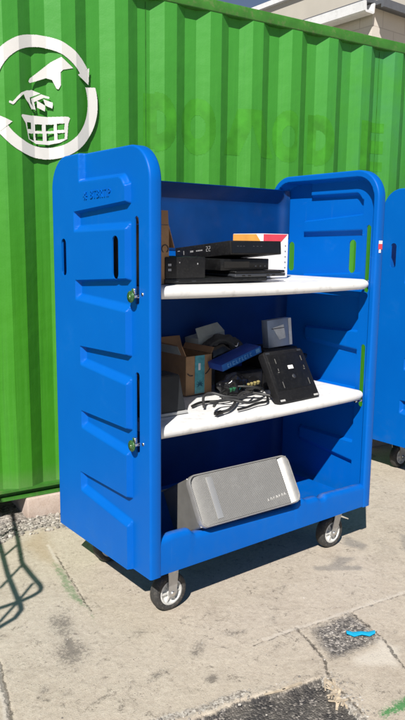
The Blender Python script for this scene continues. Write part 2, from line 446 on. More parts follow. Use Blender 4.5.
def build_ground():
    st = .0075
    xs = np.arange(-.96, 2.40, st); ys = np.arange(-1.02, 1.50, st)
    X, Y = np.meshgrid(xs, ys)
    Xw = X + fbm(X, Y, 18, 3) * .02; Yw = Y + fbm(X, Y, 18, 9) * .02
    Xs = X + fbm(X, Y, 60, 5) * .012; Ys = Y + fbm(X, Y, 60, 6) * .012
    A = {}
    def poly(P, soft): return np.clip(.5 + sd_poly(Xw, Yw, P) / soft, 0, 1)
    def line(P, w, soft, wob=True):
        d = sd_line(Xs if wob else X, Ys if wob else Y, P); return np.clip(1 - (d - w) / soft, 0, 1)
    asph = [(-.60, -.52), (-.25, -.452), (-.15, -.462), (-.084, -.472), (.012, -.477), (.086, -.497), (.158, -.526), (.229, -.536), (.302, -.552), (.291, -.595), (.267, -.658), (.253, -.717), (.235, -.77), (.16, -1.1), (-.9, -1.1)]
    patch = [(.487, -.328), (.574, -.342), (.690, -.345), (.675, -.405), (.640, -.525), (.536, -.524), (.456, -.516), (.405, -.500), (.435, -.42)]
    A['m_asphalt'] = poly(asph, .03)
    A['m_patch'] = poly(patch, .09) * .94
    lip = [(-.60, -.44), (-.25, -.400), (-.15, -.425), (-.084, -.445), (.012, -.450), (.086, -.470), (.158, -.500), (.24, -.515)]
    A['m_lip'] = np.maximum(np.where(X < .06, 1., .62) * line(lip, .006, .032) * .74, line([(.30, -.56), (.291, -.60), (.267, -.67), (.24, -.8)], .004, .02) * .8)
    A['m_light'] = np.maximum(poly([(.456, -.52), (.636, -.54), (.67, -.601), (.548, -.69), (.493, -.635), (.413, -.575)], .10) * .85, line([(.65, -.36), (.63, -.53), (.56, -.63)], .008, .04) * .7)
    def blob(x, y, rx, ry, a, amt):
        ca, sa = math.cos(a), math.sin(a); u = (Xw - x) * ca + (Yw - y) * sa; v = -(Xw - x) * sa + (Yw - y) * ca
        return amt * np.clip(1.15 - np.hypot(u / rx, v / ry), 0, 1)
    A['m_stain'] = np.maximum.reduce([blob(-.235, .24, .07, .17, -.35, .62), blob(-.285, .06, .085, .14, -.5, .66),
                                      line([(-.262, .13), (-.275, .085), (-.29, .055)], .004, .03) * .85,
                                      blob(.075, -.18, .10, .035, .45, .62), blob(.01, -.345, .04, .028, .3, .9), blob(.245, -.19, .08, .03, -.5, .55),
                                      blob(-.12, -.22, .13, .03, .1, .5), blob(-.45, -.07, .035, .022, .8, .6), blob(-.40, -.13, .04, .02, .2, .5),
                                      blob(.62, -.05, .035, .02, .8, .55), blob(.52, .02, .03, .02, .2, .5), blob(.30, -.34, .06, .02, .2, .5),
                                      blob(-.50, .10, .05, .06, .2, .35), blob(-.03, .02, .10, .05, .3, .38), blob(.82, -.25, .06, .03, .2, .42), blob(.42, -.20, .06, .02, .9, .45)])
    A['m_smear'] = np.maximum.reduce([poly([(1.225, .144), (1.24, -.007), (1.154, -.036), (1.118, .083)], .06) * .8,
                                      poly([(1.02, .02), (1.10, -.06), (.93, -.09), (.88, -.03)], .06) * .8,
                                      line([(.86, -.02), (1.0, -.12)], .014, .03) * .75, line([(1.45, -.05), (1.33, -.16)], .02, .05) * .7,
                                      line([(1.30, .02), (1.26, -.1)], .03, .08) * .45])
    A['m_tan'] = poly([(.02, 1.07), (.10, 1.06), (.05, .90), (.0, .74), (-.05, .66), (-.09, .80), (-.08, .98)], .12) * .9
    gp = [(-.038, .747), (-.026, .702), (-.019, .65), (-.045, .524), (-.074, .4), (-.085, .312), (-.131, .16), (-.125, .224), (-.112, .295), (-.131, .375), (-.109, .487), (-.075, .612)]
    A['m_green'] = np.maximum(np.clip(.5 + sd_poly(Xs, Ys, gp) / .05, 0, 1) * .78, line([(.3, .03), (.42, -.02)], .005, .04) * .35)
    A['m_vivid'] = np.clip(.5 + sd_poly(Xs, Ys, [(.304, -.767), (.377, -.763), (.442, -.771), (.60, -.80), (.60, -.86), (.375, -.82), (.308, -.808), (.28, -.793)]) / .05, 0, 1) * .74
    grav = [(-.9, 1.00), (-.156, 1.026), (-.07, 1.085), (.0, 1.10), (.086, 1.10), (.16, 1.06), (.193, .98), (.30, .95), (2.6, .85), (2.6, 1.6), (-.9, 1.6)]
    A['m_gravel'] = poly(grav, .06)
    A['m_crack'] = np.maximum.reduce([line([(.443, -.295), (.417, -.389), (.379, -.494), (.321, -.56), (.284, -.664), (.271, -.741)], .001, .012) * .8,
                                      line([(.69, -.35), (.646, -.529), (.594, -.619), (.56, -.685)], .002, .012) * .7,
                                      line([(.016, .807), (-.018, .661), (-.054, .488), (-.087, .333), (-.102, .251)], .001, .009) * .75,
                                      line([(-.503, .165), (-.541, .027), (-.567, -.074), (-.588, -.141)], .004, .012) * .8,
                                      line([(.24, -.285), (.312, -.29), (.445, -.309), (.584, -.329), (.696, -.341), (.837, -.363), (.977, -.38), (2.4, -.60)], .001, .009) * .62])
    A['m_joint'] = np.maximum.reduce([line([(.30, -.28), (.445, -.297), (.584, -.32), (.696, -.333), (.837, -.352), (.977, -.37), (2.4, -.59)], .005, .016) * .7,
                                      line([(-.512, .165), (-.55, .027), (-.576, -.074), (-.60, -.141)], .006, .012) * .9,
                                      line([(.022, .894), (.0, .80), (-.02, .71)], .003, .014) * .8,
                                      line([(.1, .9), (.05, .75), (-.006, .68)], .002, .01) * .5])
    Z = np.zeros(X.shape)
    a = A['m_asphalt']; Z -= ss((a - .3) / .6) * .016
    Z += fbm(X, Y, 60, 21, 3) * .009 * ss((a - .5) * 3)
    p = A['m_patch']; Z -= ss((p - .3) / .6) * .003; Z += fbm(X, Y, 60, 25, 3) * .009 * ss((p - .4) * 2)
    g = A['m_gravel']; Z += fbm(X, Y, 70, 31, 3) * .022 * ss((g - .4) * 2)
    Z += ss((A['m_lip'] - .4) * 2) * (fbm(X, Y, 90, 41, 3) * .018)
    Z -= ss((A['m_crack'] - .5) * 2.5) * .004
    Z += fbm(X, Y, 3, 51, 3) * .004 * ss((2.3 - X) / .3)
    edge = np.minimum.reduce([X - xs[0], xs[-1] - X, Y - ys[0], ys[-1] - Y]); Z *= ss(edge / .06)
    ny, nx = X.shape
    co = np.stack([X, Y, Z], -1).reshape(-1, 3)
    idx = np.arange(ny * nx).reshape(ny, nx)
    q = np.stack([idx[:-1, :-1], idx[:-1, 1:], idx[1:, 1:], idx[1:, :-1]], -1).reshape(-1, 4)
    me = bpy.data.meshes.new('concrete_yard')
    me.from_pydata(co.tolist(), [], q.tolist())
    for k, v in A.items():
        at = me.attributes.new(k, 'FLOAT', 'POINT'); at.data.foreach_set('value', v.reshape(-1).astype(np.float32))
    me.polygons.foreach_set('use_smooth', [True] * len(me.polygons))
    me.materials.append(MAT['ground'])
    o = bpy.data.objects.new('concrete_yard', me); col.objects.link(o)
    tag(o, kind='structure')
    # the yard going on to the horizon, with an opening where the detailed sheet lies
    x0, x1, y0, y1 = xs[0], xs[-1], ys[0], ys[-1]; B = 300
    m = MB()
    m.add([(-B, -B, 0), (B, -B, 0), (B, y0, 0), (-B, y0, 0)], [[0, 1, 2, 3]])
    m.add([(-B, y1, 0), (B, y1, 0), (B, B, 0), (-B, B, 0)], [[0, 1, 2, 3]])
    m.add([(-B, y0, 0), (x0, y0, 0), (x0, y1, 0), (-B, y1, 0)], [[0, 1, 2, 3]])
    m.add([(x1, y0, 0), (B, y0, 0), (B, y1, 0), (x1, y1, 0)], [[0, 1, 2, 3]])
    o = m.build('ground', MAT['ground_far'], recalc=False); tag(o, kind='structure')
build_ground()

# slab under the container
def build_slab():
    bm = bmesh.new()
    m = MB(); m.box((-.04, 1.240, -.02), (2.9, 1.9, .104), bev=.007)
    o = m.build('concrete_sleeper', MAT['pink'], rot=(0, 0, -.0935), loc=(0, 0, 0))
    tag(o, kind='structure')
build_slab()

# loose stones beside the slab and along the broken edge (uncountable)
def build_stones():
    m = MB()
    def stone(x, y, z, r):
        bm = bmesh.new(); bmesh.ops.create_icosphere(bm, subdivisions=1, radius=r)
        s = Vector((random.uniform(.7, 1.3), random.uniform(.7, 1.3), random.uniform(.45, .8)))
        for v in bm.verts: v.co = Vector((v.co.x * s.x, v.co.y * s.y, v.co.z * s.z)) * random.uniform(.8, 1.15)
        m.frombm(bm, random.choice((0, 0, 1, 2)), T(x, y, z) @ Matrix.Rotation(random.uniform(0, 6.3), 4, 'Z'))
    for i in range(520):
        x = random.uniform(-.55, .36); y = random.uniform(1.03, 1.25)
        if y < 1.08 and random.random() < .6: continue
        if y > 1.245 - .1 * max(x, 0) and x > -.05: y = 1.22 - .1 * x
        stone(x, y, .003, random.choice((.004, .005, .007, .009, .012)))
    for i in range(70):
        t = random.random() ** 1.6; x = -.35 + t * .62; y = -.42 - .085 * max(0, (t - .35)) / .65 - .02 + random.gauss(0, .014)
        stone(x, y, .001, random.choice((.002, .003, .004, .006)))
    for i in range(110):
        t = random.random(); x = .31 + random.gauss(.02, .022) - .06 * t; y = -.55 - .22 * t
        stone(x, y, .0, random.choice((.002, .003, .005)))
    for i in range(80):
        stone(random.uniform(.42, .66), random.uniform(-.52, -.36), -.004, random.choice((.003, .004, .005)))
    for i in range(620):
        x, y = random.uniform(-.6, 1.3), random.uniform(-.6, .6)
        if fbm(np.array([x]), np.array([y]), 5., 77)[0] < -.02 and random.random() < .75: continue
        stone(x, y, .0, random.choice((.0010, .0014, .0018, .0024, .0035)))
    o = m.build('gravel', [plain('pale_stone', (.33, .30, .26), .9, scale=60), plain('grey_stone', (.17, .155, .14), .9, scale=60), plain('light_stone', (.45, .42, .38), .9, scale=60)])
    tag(o, kind='stuff')
    m = MB()
    for i in range(34):
        t = random.random(); x = .285 + random.gauss(.012, .012) - .05 * t; y = -.575 - .12 * t
        a = random.gauss(1.0, .7); l = random.uniform(.006, .03); w = random.uniform(.0012, .004)
        m.box((-l, -w, -.0008), (l, w, .0012), M=T(x, y, random.uniform(-.006, .004)) @ Matrix.Rotation(a, 4, 'Z') @ Matrix.Rotation(random.gauss(0, .1), 4, 'Y'))
    for (x0, y0, x1, y1, w) in ((.15, -.522, .225, -.534, .004), (.09, -.505, .16, -.527, .003), (.318, -.585, .285, -.625, .0045), (.30, -.63, .262, -.655, .004)):
        L = math.hypot(x1 - x0, y1 - y0) / 2
        m.box((-L, -w, -.001), (L, w, .003), M=T((x0 + x1) / 2, (y0 + y1) / 2, .001) @ Matrix.Rotation(math.atan2(y1 - y0, x1 - x0), 4, 'Z'))
    o = m.build('wood_chips', MAT['straw']); tag(o, kind='stuff')
build_stones()

def blue_scrap():
    m = MB()
    pts = [(.560, -.432), (.576, -.452), (.598, -.470), (.620, -.487), (.640, -.497)]
    w = [.012, .017, .013, .016, .011]; zz = [.009, .004, .010, .006, .013]
    vs = []; fs = []
    for (x, y), ww, z in zip(pts, w, zz):
        vs += [(x - ww * .6, y - ww * .7, z), (x, y, z + .004), (x + ww * .6, y + ww * .7, z - .001)]
    for i in range(len(pts) - 1):
        for j in range(2): fs.append([i * 3 + j, i * 3 + j + 1, (i + 1) * 3 + j + 1, (i + 1) * 3 + j])
    n = len(vs); vs += [(a, b, c - .0015) for a, b, c in vs]
    fs += [[n + k for k in f[::-1]] for f in fs]
    m.add(vs, fs, 0, True)
    o = m.build('plastic_scrap', MAT['cyan'])
    tag(o, 'bright blue torn plastic scrap lying on the dark broken patch of concrete', 'litter')
blue_scrap()

# ------------------------------------------------------------------ shipping container
CA, CY = -0.1039, 1.266
PER, PH, DEP = .278, .1142, .036
def cdepth(s):
    t = (s - PH) % PER
    if t < .068: return DEP * t / .068
    if t < .138: return DEP
    if t < .206: return DEP * (1 - (t - .138) / .068)
    return 0.
def breaks(a, b):
    out = []
    n = int((a - PH) // PER) - 1
    while True:
        base = PH + n * PER
        if base > b + PER: break
        for k in (0, .068, .138, .206):
            if a < base + k < b: out.append(base + k)
        n += 1
    return [a] + out + [b]

def build_container():
    root = empty('shipping_container', (0, CY, 0), (0, 0, CA))
    tag(root, 'bright green corrugated steel shipping container with a white recycling emblem', 'shipping container')
    S0, S1, DP, Z0, Z1 = -2.55, 3.55, 2.44, .158, 2.603
    m = MB()
    ss_ = breaks(S0 + .08, S1 - .08)
    zs = np.linspace(Z0, Z1, 26)
    vs = []; fs = []
    for s in ss_:
        for z in zs:
            vs.append((s, cdepth(s), z))
    nz = len(zs)
    for i in range(len(ss_) - 1):
        for k in range(nz - 1):
            fs.append([i * nz + k, (i + 1) * nz + k, (i + 1) * nz + k + 1, i * nz + k + 1])
    m.add(vs, fs)
    m.build('side_wall', MAT['green'], root, recalc=False)
    for sv in (PH + 2 * PER + .112, PH + 8 * PER + .100):
        m = MB(); m.box((sv, .0335, .17), (sv + .003, .0362, 2.59)); m.build('weld_seam', MAT['seam'], root)
    m = MB()
    m.box((S0 + .02, .06, .17), (S1 - .02, DP, 2.60)); m.build('container_body', MAT['green'], root)
    m = MB()
    m.box((S0, -.004, 2.6), (S1, .058, 2.662), bev=.006); m.box((S0 + .01, .058, 2.61), (S1 - .01, DP, 2.65))
    m.build('top_rail', MAT['railgreen'], root)
    m = MB()
    m.box((S0, -.004, .148), (S1, .06, .160)); m.box((S0, .035, .118), (S1, .045, .148)); m.box((S0, -.002, .106), (S1, .06, .118))
    m.build('bottom_rail', MAT['railgreen'], root)
    for s in (S0 - .05, S1 - .02):
        m = MB(); m.box((s, -.008, .05), (s + .08, .10, 2.68), bev=.008); m.build('corner_post', MAT['railgreen'], root)
    for s in (S0 - .05, S1 - .13):
        m = MB(); m.box((s, -.012, .028), (s + .18, .162, .146), bev=.008); m.build('corner_casting', MAT['railgreen'], root)

    # emblem: flat white vinyl, nearly bridging the corrugation
    st = .0016
    s = np.arange(-.10, .56, st); z = np.arange(1.74, 2.38, st)
    SX, ZZ = np.meshgrid(s + st / 2, z + st / 2)
    cs_, cz_ = .2285, 2.059
    r = np.hypot(SX - cs_, ZZ - cz_); a = np.degrees(np.arctan2(ZZ - cz_, SX - cs_))
    ring = (r > .2265) & (r < .2800)
    def pol(ang, rad): return (cs_ + rad * math.cos(R(ang)), cz_ + rad * math.sin(R(ang)))
    a2 = np.where(a < -150, a + 360, a)
    arc1 = ring & (a2 > 35.3) & (a2 < 199)
    h1 = sd_poly(SX, ZZ, [pol(36, .212), pol(35, .291), pol(20.7, .249)]) > 0
    a3 = np.where(a > 100, a - 360, a)
    arc2 = ring & (a3 < 19.0 - (r - .2265) / .0535 * 2.5) & (a3 > -141)
    h2 = sd_poly(SX, ZZ, [pol(-141.7, .198), pol(-141, .302), pol(-158, .250)]) > 0
    hand = [(.159, 2.125), (.166, 2.139), (.21, 2.175), (.27, 2.225), (.318, 2.253), (.376, 2.21), (.325, 2.196), (.313, 2.185), (.313, 2.126), (.302, 2.105), (.293, 2.108), (.274, 2.146), (.247, 2.152), (.199, 2.132), (.165, 2.119)]
    body1 = [(.129, 2.072), (.174, 2.09), (.218, 2.079), (.163, 2.054), (.167, 2.029), (.19, 2.005), (.171, 2.003), (.158, 2.026), (.14, 2.046)]
    body2 = [(.17, 2.05), (.221, 2.076), (.261, 2.068), (.259, 2.06), (.233, 2.061), (.185, 2.037), (.193, 1.998), (.175, 2.026)]
    pr1 = [(.198, 2.046), (.239, 2.027), (.238, 2.0), (.2, 2.013)]; pr2 = [(.23, 2.056), (.275, 2.043), (.273, 2.016), (.24, 2.028)]
    basket = [(.117, 1.965), (.119, 1.972), (.129, 1.974), (.24, 1.975), (.345, 1.984), (.355, 1.977), (.345, 1.951), (.338, 1.88), (.302, 1.86), (.247, 1.847), (.188, 1.848), (.152, 1.865), (.138, 1.935)]
    holes = [[(.144, 1.941), (.166, 1.941), (.166, 1.912), (.147, 1.91)], [(.15, 1.892), (.176, 1.893), (.178, 1.861), (.156, 1.866)], [(.186, 1.937), (.221, 1.939), (.22, 1.908), (.187, 1.907)], [(.186, 1.895), (.224, 1.897), (.223, 1.863), (.188, 1.863)], [(.24, 1.94), (.277, 1.943), (.276, 1.913), (.24, 1.91)], [(.242, 1.899), (.278, 1.902), (.278, 1.87), (.243, 1.865)], [(.291, 1.948), (.327, 1.951), (.323, 1.921), (.29, 1.918)], [(.291, 1.904), (.327, 1.908), (.324, 1.88), (.293, 1.873)]]
    tail = sd_line(SX, ZZ, [(.065, 2.022), (.078, 2.018), (.098, 2.039), (.122, 2.064), (.15, 2.078), (.175, 2.082)]) < .0055
    ink = arc1 | h1 | arc2 | h2 | tail
    for P in (hand, body1, body2, pr1, pr2): ink |= sd_poly(SX, ZZ, P) > 0
    bk = sd_poly(SX, ZZ, basket) > 0
    for H in holes: bk &= ~(sd_poly(SX, ZZ, H) > 0)
    ink |= bk
    m = MB(); vid = {}
    def V(i, j):
        if (i, j) not in vid:
            ss0 = s[0] + j * st; vid[(i, j)] = len(m.v)
            m.v.append((ss0, -.003 + cdepth(ss0) * .6, z[0] + i * st))
        return vid[(i, j)]
    for i, j in np.argwhere(ink):
        m.f.append([V(i, j), V(i, j + 1), V(i + 1, j + 1), V(i + 1, j)]); m.m.append(0); m.s.append(True)
    o = m.build('recycling_emblem', MAT['emblem'], root, recalc=False)
    # older lettering showing faintly through the paint
    m = MB()
    st2 = .005
    s2 = np.arange(.72, 2.60, st2); z2 = np.arange(1.83, 2.20, st2)
    SX, ZZ = np.meshgrid(s2 + st2 / 2, z2 + st2 / 2)
    def arch(c, w): return (np.abs(np.hypot((SX - c) / w, (ZZ - 2.01) / .145) - .72) < .30)
    G = [((SX > .768) & (SX < .84) & (ZZ > 1.876) & (ZZ < 2.148)) | (arch(.84, .11) & (SX > .83)), arch(1.095, .10),
         (np.abs(np.abs(SX - 1.44) - (2.137 - ZZ) * .40 - .02) < .055) & (ZZ > 1.88) & (ZZ < 2.137), arch(1.71, .10) & (SX < 1.77),
         ((SX > 1.874) & (SX < 1.935) & (ZZ > 1.868) & (ZZ < 2.154)) | (arch(1.94, .12) & (SX > 1.93)),
         (SX > 2.28) & (SX < 2.50) & (ZZ > 1.86) & (ZZ < 2.158) & ((SX < 2.38) | (np.abs(ZZ - 2.01) < .04) | (np.abs(ZZ - 2.01) > .09))]
    for g in G:
        m = MB(); vid = {}
        def V2(i, j):
            if (i, j) not in vid:
                ss0 = s2[0] + j * st2; vid[(i, j)] = len(m.v); m.v.append((ss0, cdepth(ss0) - .0007, z2[0] + i * st2))
            return vid[(i, j)]
        for i, j in np.argwhere(g):
            m.f.append([V2(i, j), V2(i, j + 1), V2(i + 1, j + 1), V2(i + 1, j)]); m.m.append(0); m.s.append(False)
        m.build('faded_letter', MAT['ghost'], root, recalc=False)
build_container()

# ------------------------------------------------------------------ building behind
GABLE = [(7.358, 4.796), (2.966, 4.804)]
def build_building():
    root = empty('block_building', (7.5, 6, 0))
    tag(root, 'pale block-walled building with beige gable and white gutter rising behind the green container', 'building')
    def w(m, name, mat): return m.build(name, mat, root, loc=(-7.5, -6, 0))
    XM = Matrix(((0, 0, 1, 0), (1, 0, 0, 0), (0, 1, 0, 0), (0, 0, 0, 1)))     # polygon (y, z) pulled along x
    m = MB(); m.box((5.22, 3.40, 0), (12, 11.9, 4.02)); w(m, 'wall', MAT['block'])
    g = GABLE
    m = MB(); m.prism([(g[0][0], 3.9), (g[0][0], g[0][1] - .03), (g[1][0], g[1][1] - .03), (g[1][0], 3.9)], 6.0, 11.8, M=XM); w(m, 'gable_wall', MAT['soffit'])
    m = MB(); m.prism([(g[0][0], g[0][1] - .05), (g[0][0], g[0][1] + .015), (g[1][0], g[1][1] + .015), (g[1][0], g[1][1] - .05)], 5.94, 12.0, M=XM); w(m, 'barge_board', MAT['whitepaint'])
    m = MB(); m.prism([(5.00, 3.90), (5.02, 3.885), (5.14, 3.885), (5.16, 3.90), (5.17, 3.998), (5.15, 3.998), (5.14, 3.91), (5.03, 3.91), (5.02, 3.998), (4.99, 3.998)], -11.8, -3.33, M=Matrix.Rotation(R(90), 4, 'X'))
    w(m, 'gutter', MAT['whitepaint'])
    m = MB(); m.prism([(5.04, 4.0), (6.1, 4.10), (6.1, 4.14), (5.04, 4.03)], -11.9, -3.36, M=Matrix.Rotation(R(90), 4, 'X')); w(m, 'lower_roof', MAT['roofdark'])
    m = MB(); m.box((5.18, 3.22, 3.945), (12, 3.26, 4.03)); w(m, 'dark_fascia', MAT['roofdark'])
    m = MB(); m.box((5.18, 3.26, 3.985), (12, 3.40, 4.03)); w(m, 'eave', MAT['roofdark'])
build_building()

# ------------------------------------------------------------------ the cart
CL, CD, CH, CB = 1.2157, .67, 1.712, .200
RC = .125      # top corner radius of the end panels
OFFX, OFFY = CL / 2, CD / 2
LOC = (-OFFX, -OFFY, 0)
NOTCH = [  # upper edge (back, front), lower edge (back, front), back end
    (1.503, 1.528, 1.427, 1.434, .49),
    (1.246, 1.268, 1.170, 1.152, .487),
    (.993, 1.003, .921, .895, .458),
    (.737, .737, .669, .637, .458),
    (.483, .481, .405, .366, .472)]
SLOTS = [  # yc, z0, z1, half width
    (.577, 1.257, 1.402, .0200), (.186, 1.262, 1.413, .0205),
    (.080, 1.178, 1.478, .0130), (.080, .654, .945, .0130)]

def panel_arrays():
    zc = CH - RC
    marks = sorted({0., .100, .115, .123, .165, .445, .459, CD - .012, CD - .004, CD} | {n[4] for n in NOTCH} | {n[4] - .014 for n in NOTCH})
    ys = [0.]
    for a, b in zip(marks[:-1], marks[1:]):
        if b - a < 1e-6: continue
        k = max(1, int(round((b - a) / (.0036 if b < .22 or .54 < b < .61 else .0052))))
        ys += [a + (b - a) * i / k for i in range(1, k + 1)]
    ys = np.array(ys); u = ys / CD
    t = np.clip((.48 - ys) / (.48 - .125), 0, 1)
    key = [np.full(len(ys), CB)]
    for ub, uf, lb, lf, yb in NOTCH[::-1]:
        lo = lb + (lf - lb) * t; up = ub + (uf - ub) * t
        key += [lo, lo + .024, up - .008, up]
    key.append(np.full(len(ys), zc))
    rows = [key[0]]
    for a, b in zip(key[:-1], key[1:]):
        k = max(2, int(round((b - a).mean() / .0046)))
        rows += [a + (b - a) * i / k for i in range(1, k + 1)]
    Zg = np.array(rows); Yg = np.repeat(ys[None, :], len(rows), 0)
    zt = np.array([zc + RC * math.sin(q) for q in np.linspace(0, math.pi / 2 * .985, 46)[1:]])
    ins = RC - np.sqrt(np.maximum(RC ** 2 - (zt - zc) ** 2, 0))
    Yt = ins[:, None] + u[None, :] * (CD - 2 * ins)[:, None]
    return np.concatenate([Yg, Yt]), np.concatenate([Zg, np.repeat(zt[:, None], len(ys), 1)])

def panel_mesh():
    Yg, Zg = panel_arrays()
    # snap points to the slot outlines
    kill = np.zeros(Yg.shape, bool)
    for yc, z0, z1, w in SLOTS:
        zz = np.clip(Zg, z0 + w, z1 - w)
        dy, dz = Yg - yc, Zg - zz
        d = np.hypot(dy, dz)
        near = np.abs(d - w) < .0030
        k = np.where(near & (d > 1e-6), w / np.maximum(d, 1e-6), 1.)
        Yg = yc + dy * k; Zg = zz + dz * k
        kill |= d < w + .0030
    Y, Z = Yg, Zg
    def ramp(x): return ss(np.clip(x, 0, 1))
    carve = ramp((.123 - Y) / .008)
    # top recess with a rounded front corner on the block below it
    zt = 1.607 - np.where(Y < .16, .03 * np.clip((.16 - Y) / .035, 0, 1) ** 2, 0)
    carve = np.maximum(carve, np.minimum(ramp((Z - zt) / .014), ramp((.445 - Y) / .014)))
    for ub, uf, lb, lf, yb in NOTCH:
        t = np.clip((.48 - Y) / (.48 - .125), 0, 1)
        up = ub + (uf - ub) * t; lo = lb + (lf - lb) * t
        carve = np.maximum(carve, np.minimum(np.minimum(np.clip((up - Z) / .008, 0, 1), np.clip((Z - lo) / .024, 0, 1)), ramp((yb - Y) / .014)))
    # distance to the outline
    qy = np.abs(Y - CD / 2) - (CD / 2 - RC); qz = Z - (CH - RC)
    qy2 = np.maximum(qy, 0); qz2 = np.maximum(qz, 0)
    d = RC - np.where((qy > 0) & (qz > 0), np.hypot(qy2, qz2), np.maximum(qy + 0, qz))
    d = np.where(qz <= 0, np.minimum(Y, CD - Y), np.where(qy <= 0, CH - Z, d))
    d = np.maximum(d, 0)
    rr = .007
    rnd = rr * (1 - np.sqrt(np.maximum(0, 1 - (1 - np.minimum(d, rr) / rr) ** 2)))
    xo = -.022 * (1 - carve) + rnd
    rim = 1 - ss((d - .026) / .014)
    xi = xo - rnd + .0055
    xi = xi * (1 - rim) + (.048 - rnd) * rim
    ny, nz = Y.shape[1], Y.shape[0]
    return Y, Z, xo, xi, kill

def build_panel(parent, mirror):
    Y, Z, xo, xi, kill = panel_mesh()
    nz, ny = Y.shape
    n = nz * ny
    def cvt(x): return (CL - x) if mirror else x
    out = np.stack([cvt(xo), Y, Z], -1).reshape(-1, 3); inn = np.stack([cvt(xi), Y, Z], -1).reshape(-1, 3)
    verts = np.concatenate([out, inn]).tolist()
    idx = np.arange(n).reshape(nz, ny)
    faces = []
    kf = kill[:-1, :-1] & kill[1:, :-1] & kill[:-1, 1:] & kill[1:, 1:]
    q = np.stack([idx[:-1, :-1], idx[1:, :-1], idx[1:, 1:], idx[:-1, 1:]], -1)[~kf]
    edges = {}
    for f in q.tolist():
        for a, b in ((f[0], f[1]), (f[1], f[2]), (f[2], f[3]), (f[3], f[0])):
            if (b, a) in edges: del edges[(b, a)]
            else: edges[(a, b)] = 1
    faces = q.tolist() + (q[:, ::-1] + n).tolist() + [[b, a, a + n, b + n] for a, b in edges]
    if mirror: faces = [f[::-1] for f in faces]
    me = bpy.data.meshes.new('end_panel'); me.from_pydata(verts, [], faces)
    me.polygons.foreach_set('use_smooth', [True] * len(me.polygons))
    me.materials.append(MAT['blue']); me.set_sharp_from_angle(angle=R(50)); me.update()
    o = bpy.data.objects.new('end_panel', me); o.location = LOC; col.objects.link(o); o.parent = parent
    return o

def plan_path(inset):
    """plan outline of the inside back, from the front of the left wrap to the right wrap"""
    x0, x1, yb, r = -.013 + inset, CL + .013 - inset, CD - .027 - inset, .045
    pts = [(x0, yb - r - .002)]
    for k in range(11):
        a = math.pi - k / 10 * math.pi / 2; pts.append((x0 + r + r * math.cos(a), yb - r + r * math.sin(a)))
    for k in range(1, 40): pts.append((x0 + r + (x1 - x0 - 2 * r) * k / 40, yb))
    for k in range(11):
        a = math.pi / 2 - k / 10 * math.pi / 2; pts.append((x1 - r + r * math.cos(a), yb - r + r * math.sin(a)))
    pts.append((x1, yb - r - .002))
    return pts
def path_normals(p):
    ns = []
    for i in range(len(p)):
        a = Vector(p[max(i - 1, 0)]); b = Vector(p[min(i + 1, len(p) - 1)])
        t = (b - a).normalized(); ns.append(Vector((t.y, -t.x)))   # towards the inside
    return ns
ZBT = 1.652
def cove(z): return .050 * max(0., (z - 1.565) / (ZBT - 1.565)) ** 2

def back_sheet(name, mat, parent, inset, thick, zlow, zhigh, nz=40, angle=40):
    p = plan_path(inset); ns = path_normals(p)
    m = MB(); n = len(p)
    inner, outer = [], []
    for i, ((x, y), nn) in enumerate(zip(p, ns)):
        zl, zh = zlow(i / (n - 1)), zhigh(i / (n - 1))
        edge = min(i, n - 1 - i)
        for k in range(nz):
            z = zl + (zh - zl) * k / (nz - 1)
            c = cove(z) * min(1, edge / 9)
            inner.append((x + nn.x * c, y + nn.y * c, z)); outer.append((x + nn.x * (c - thick), y + nn.y * (c - thick), z))
    N = len(inner); fs = []
    for i in range(n - 1):
        for k in range(nz - 1):
            a, b, c, d = i * nz + k, (i + 1) * nz + k, (i + 1) * nz + k + 1, i * nz + k + 1
            fs.append([a, d, c, b]); fs.append([N + a, N + b, N + c, N + d])
        a, b = i * nz, (i + 1) * nz; fs.append([a, b, N + b, N + a])
        a, b = i * nz + nz - 1, (i + 1) * nz + nz - 1; fs.append([b, a, N + a, N + b])
    for k in range(nz - 1):
        fs.append([k, N + k, N + k + 1, k + 1]); b = (n - 1) * nz
        fs.append([b + k, b + k + 1, N + b + k + 1, N + b + k])
    m.add(inner + outer, fs, 0, True)
    return m.build(name, mat, parent, loc=LOC, angle=angle)

def sill_z(x):
    z = .352 - .036 * x / 1.2
    k = lambda a, b: float(ss(np.array((x - a) / (b - a))))
    z -= .022 * k(.175, .205) * (1 - k(.72, .74))
    z -= .010 * k(.775, .80)
    z -= .012 * k(.865, .885) * (1 - k(.905, .925))
    z -= .010 * (1 - k(.05, .11))
    return z

def build_shelf(parent, ztop, th):
    m = MB()
    x0, x1, y0, y1 = .052, CL - .052, .026, .615
    prof = []
    r = th / 2
    for k in range(9):
        a = math.pi / 2 + k / 8 * math.pi; prof.append((y0 + r * .8 + r * .8 * math.cos(a), ztop - r + r * math.sin(a)))
    prof += [(y1, ztop - th), (y1, ztop)]
    n = len(prof); xs = list(np.linspace(x0 + .02, x1 - .02, 30))
    rows = []
    for x, sc in [(x0, .72)] + [(x, 1.) for x in xs] + [(x1, .72)]:
        sag = -.006 * math.sin(math.pi * (x - x0) / (x1 - x0))
        rows.append([(x, (y - .3) * (1 if sc == 1 else .985) + .3, ztop - r + (z - ztop + r) * sc + sag) for y, z in prof])
    fs = []
    for i in range(len(rows) - 1):
        for k in range(n):
            k2 = (k + 1) % n; fs.append([i * n + k, i * n + k2, (i + 1) * n + k2, (i + 1) * n + k])
    fs.append(list(range(n))); fs.append([(len(rows) - 1) * n + k for k in range(n)][::-1])
    m.add([q for r_ in rows for q in r_], fs, 0, True)
    return m.build('shelf', MAT['white'], parent, loc=LOC, angle=35)

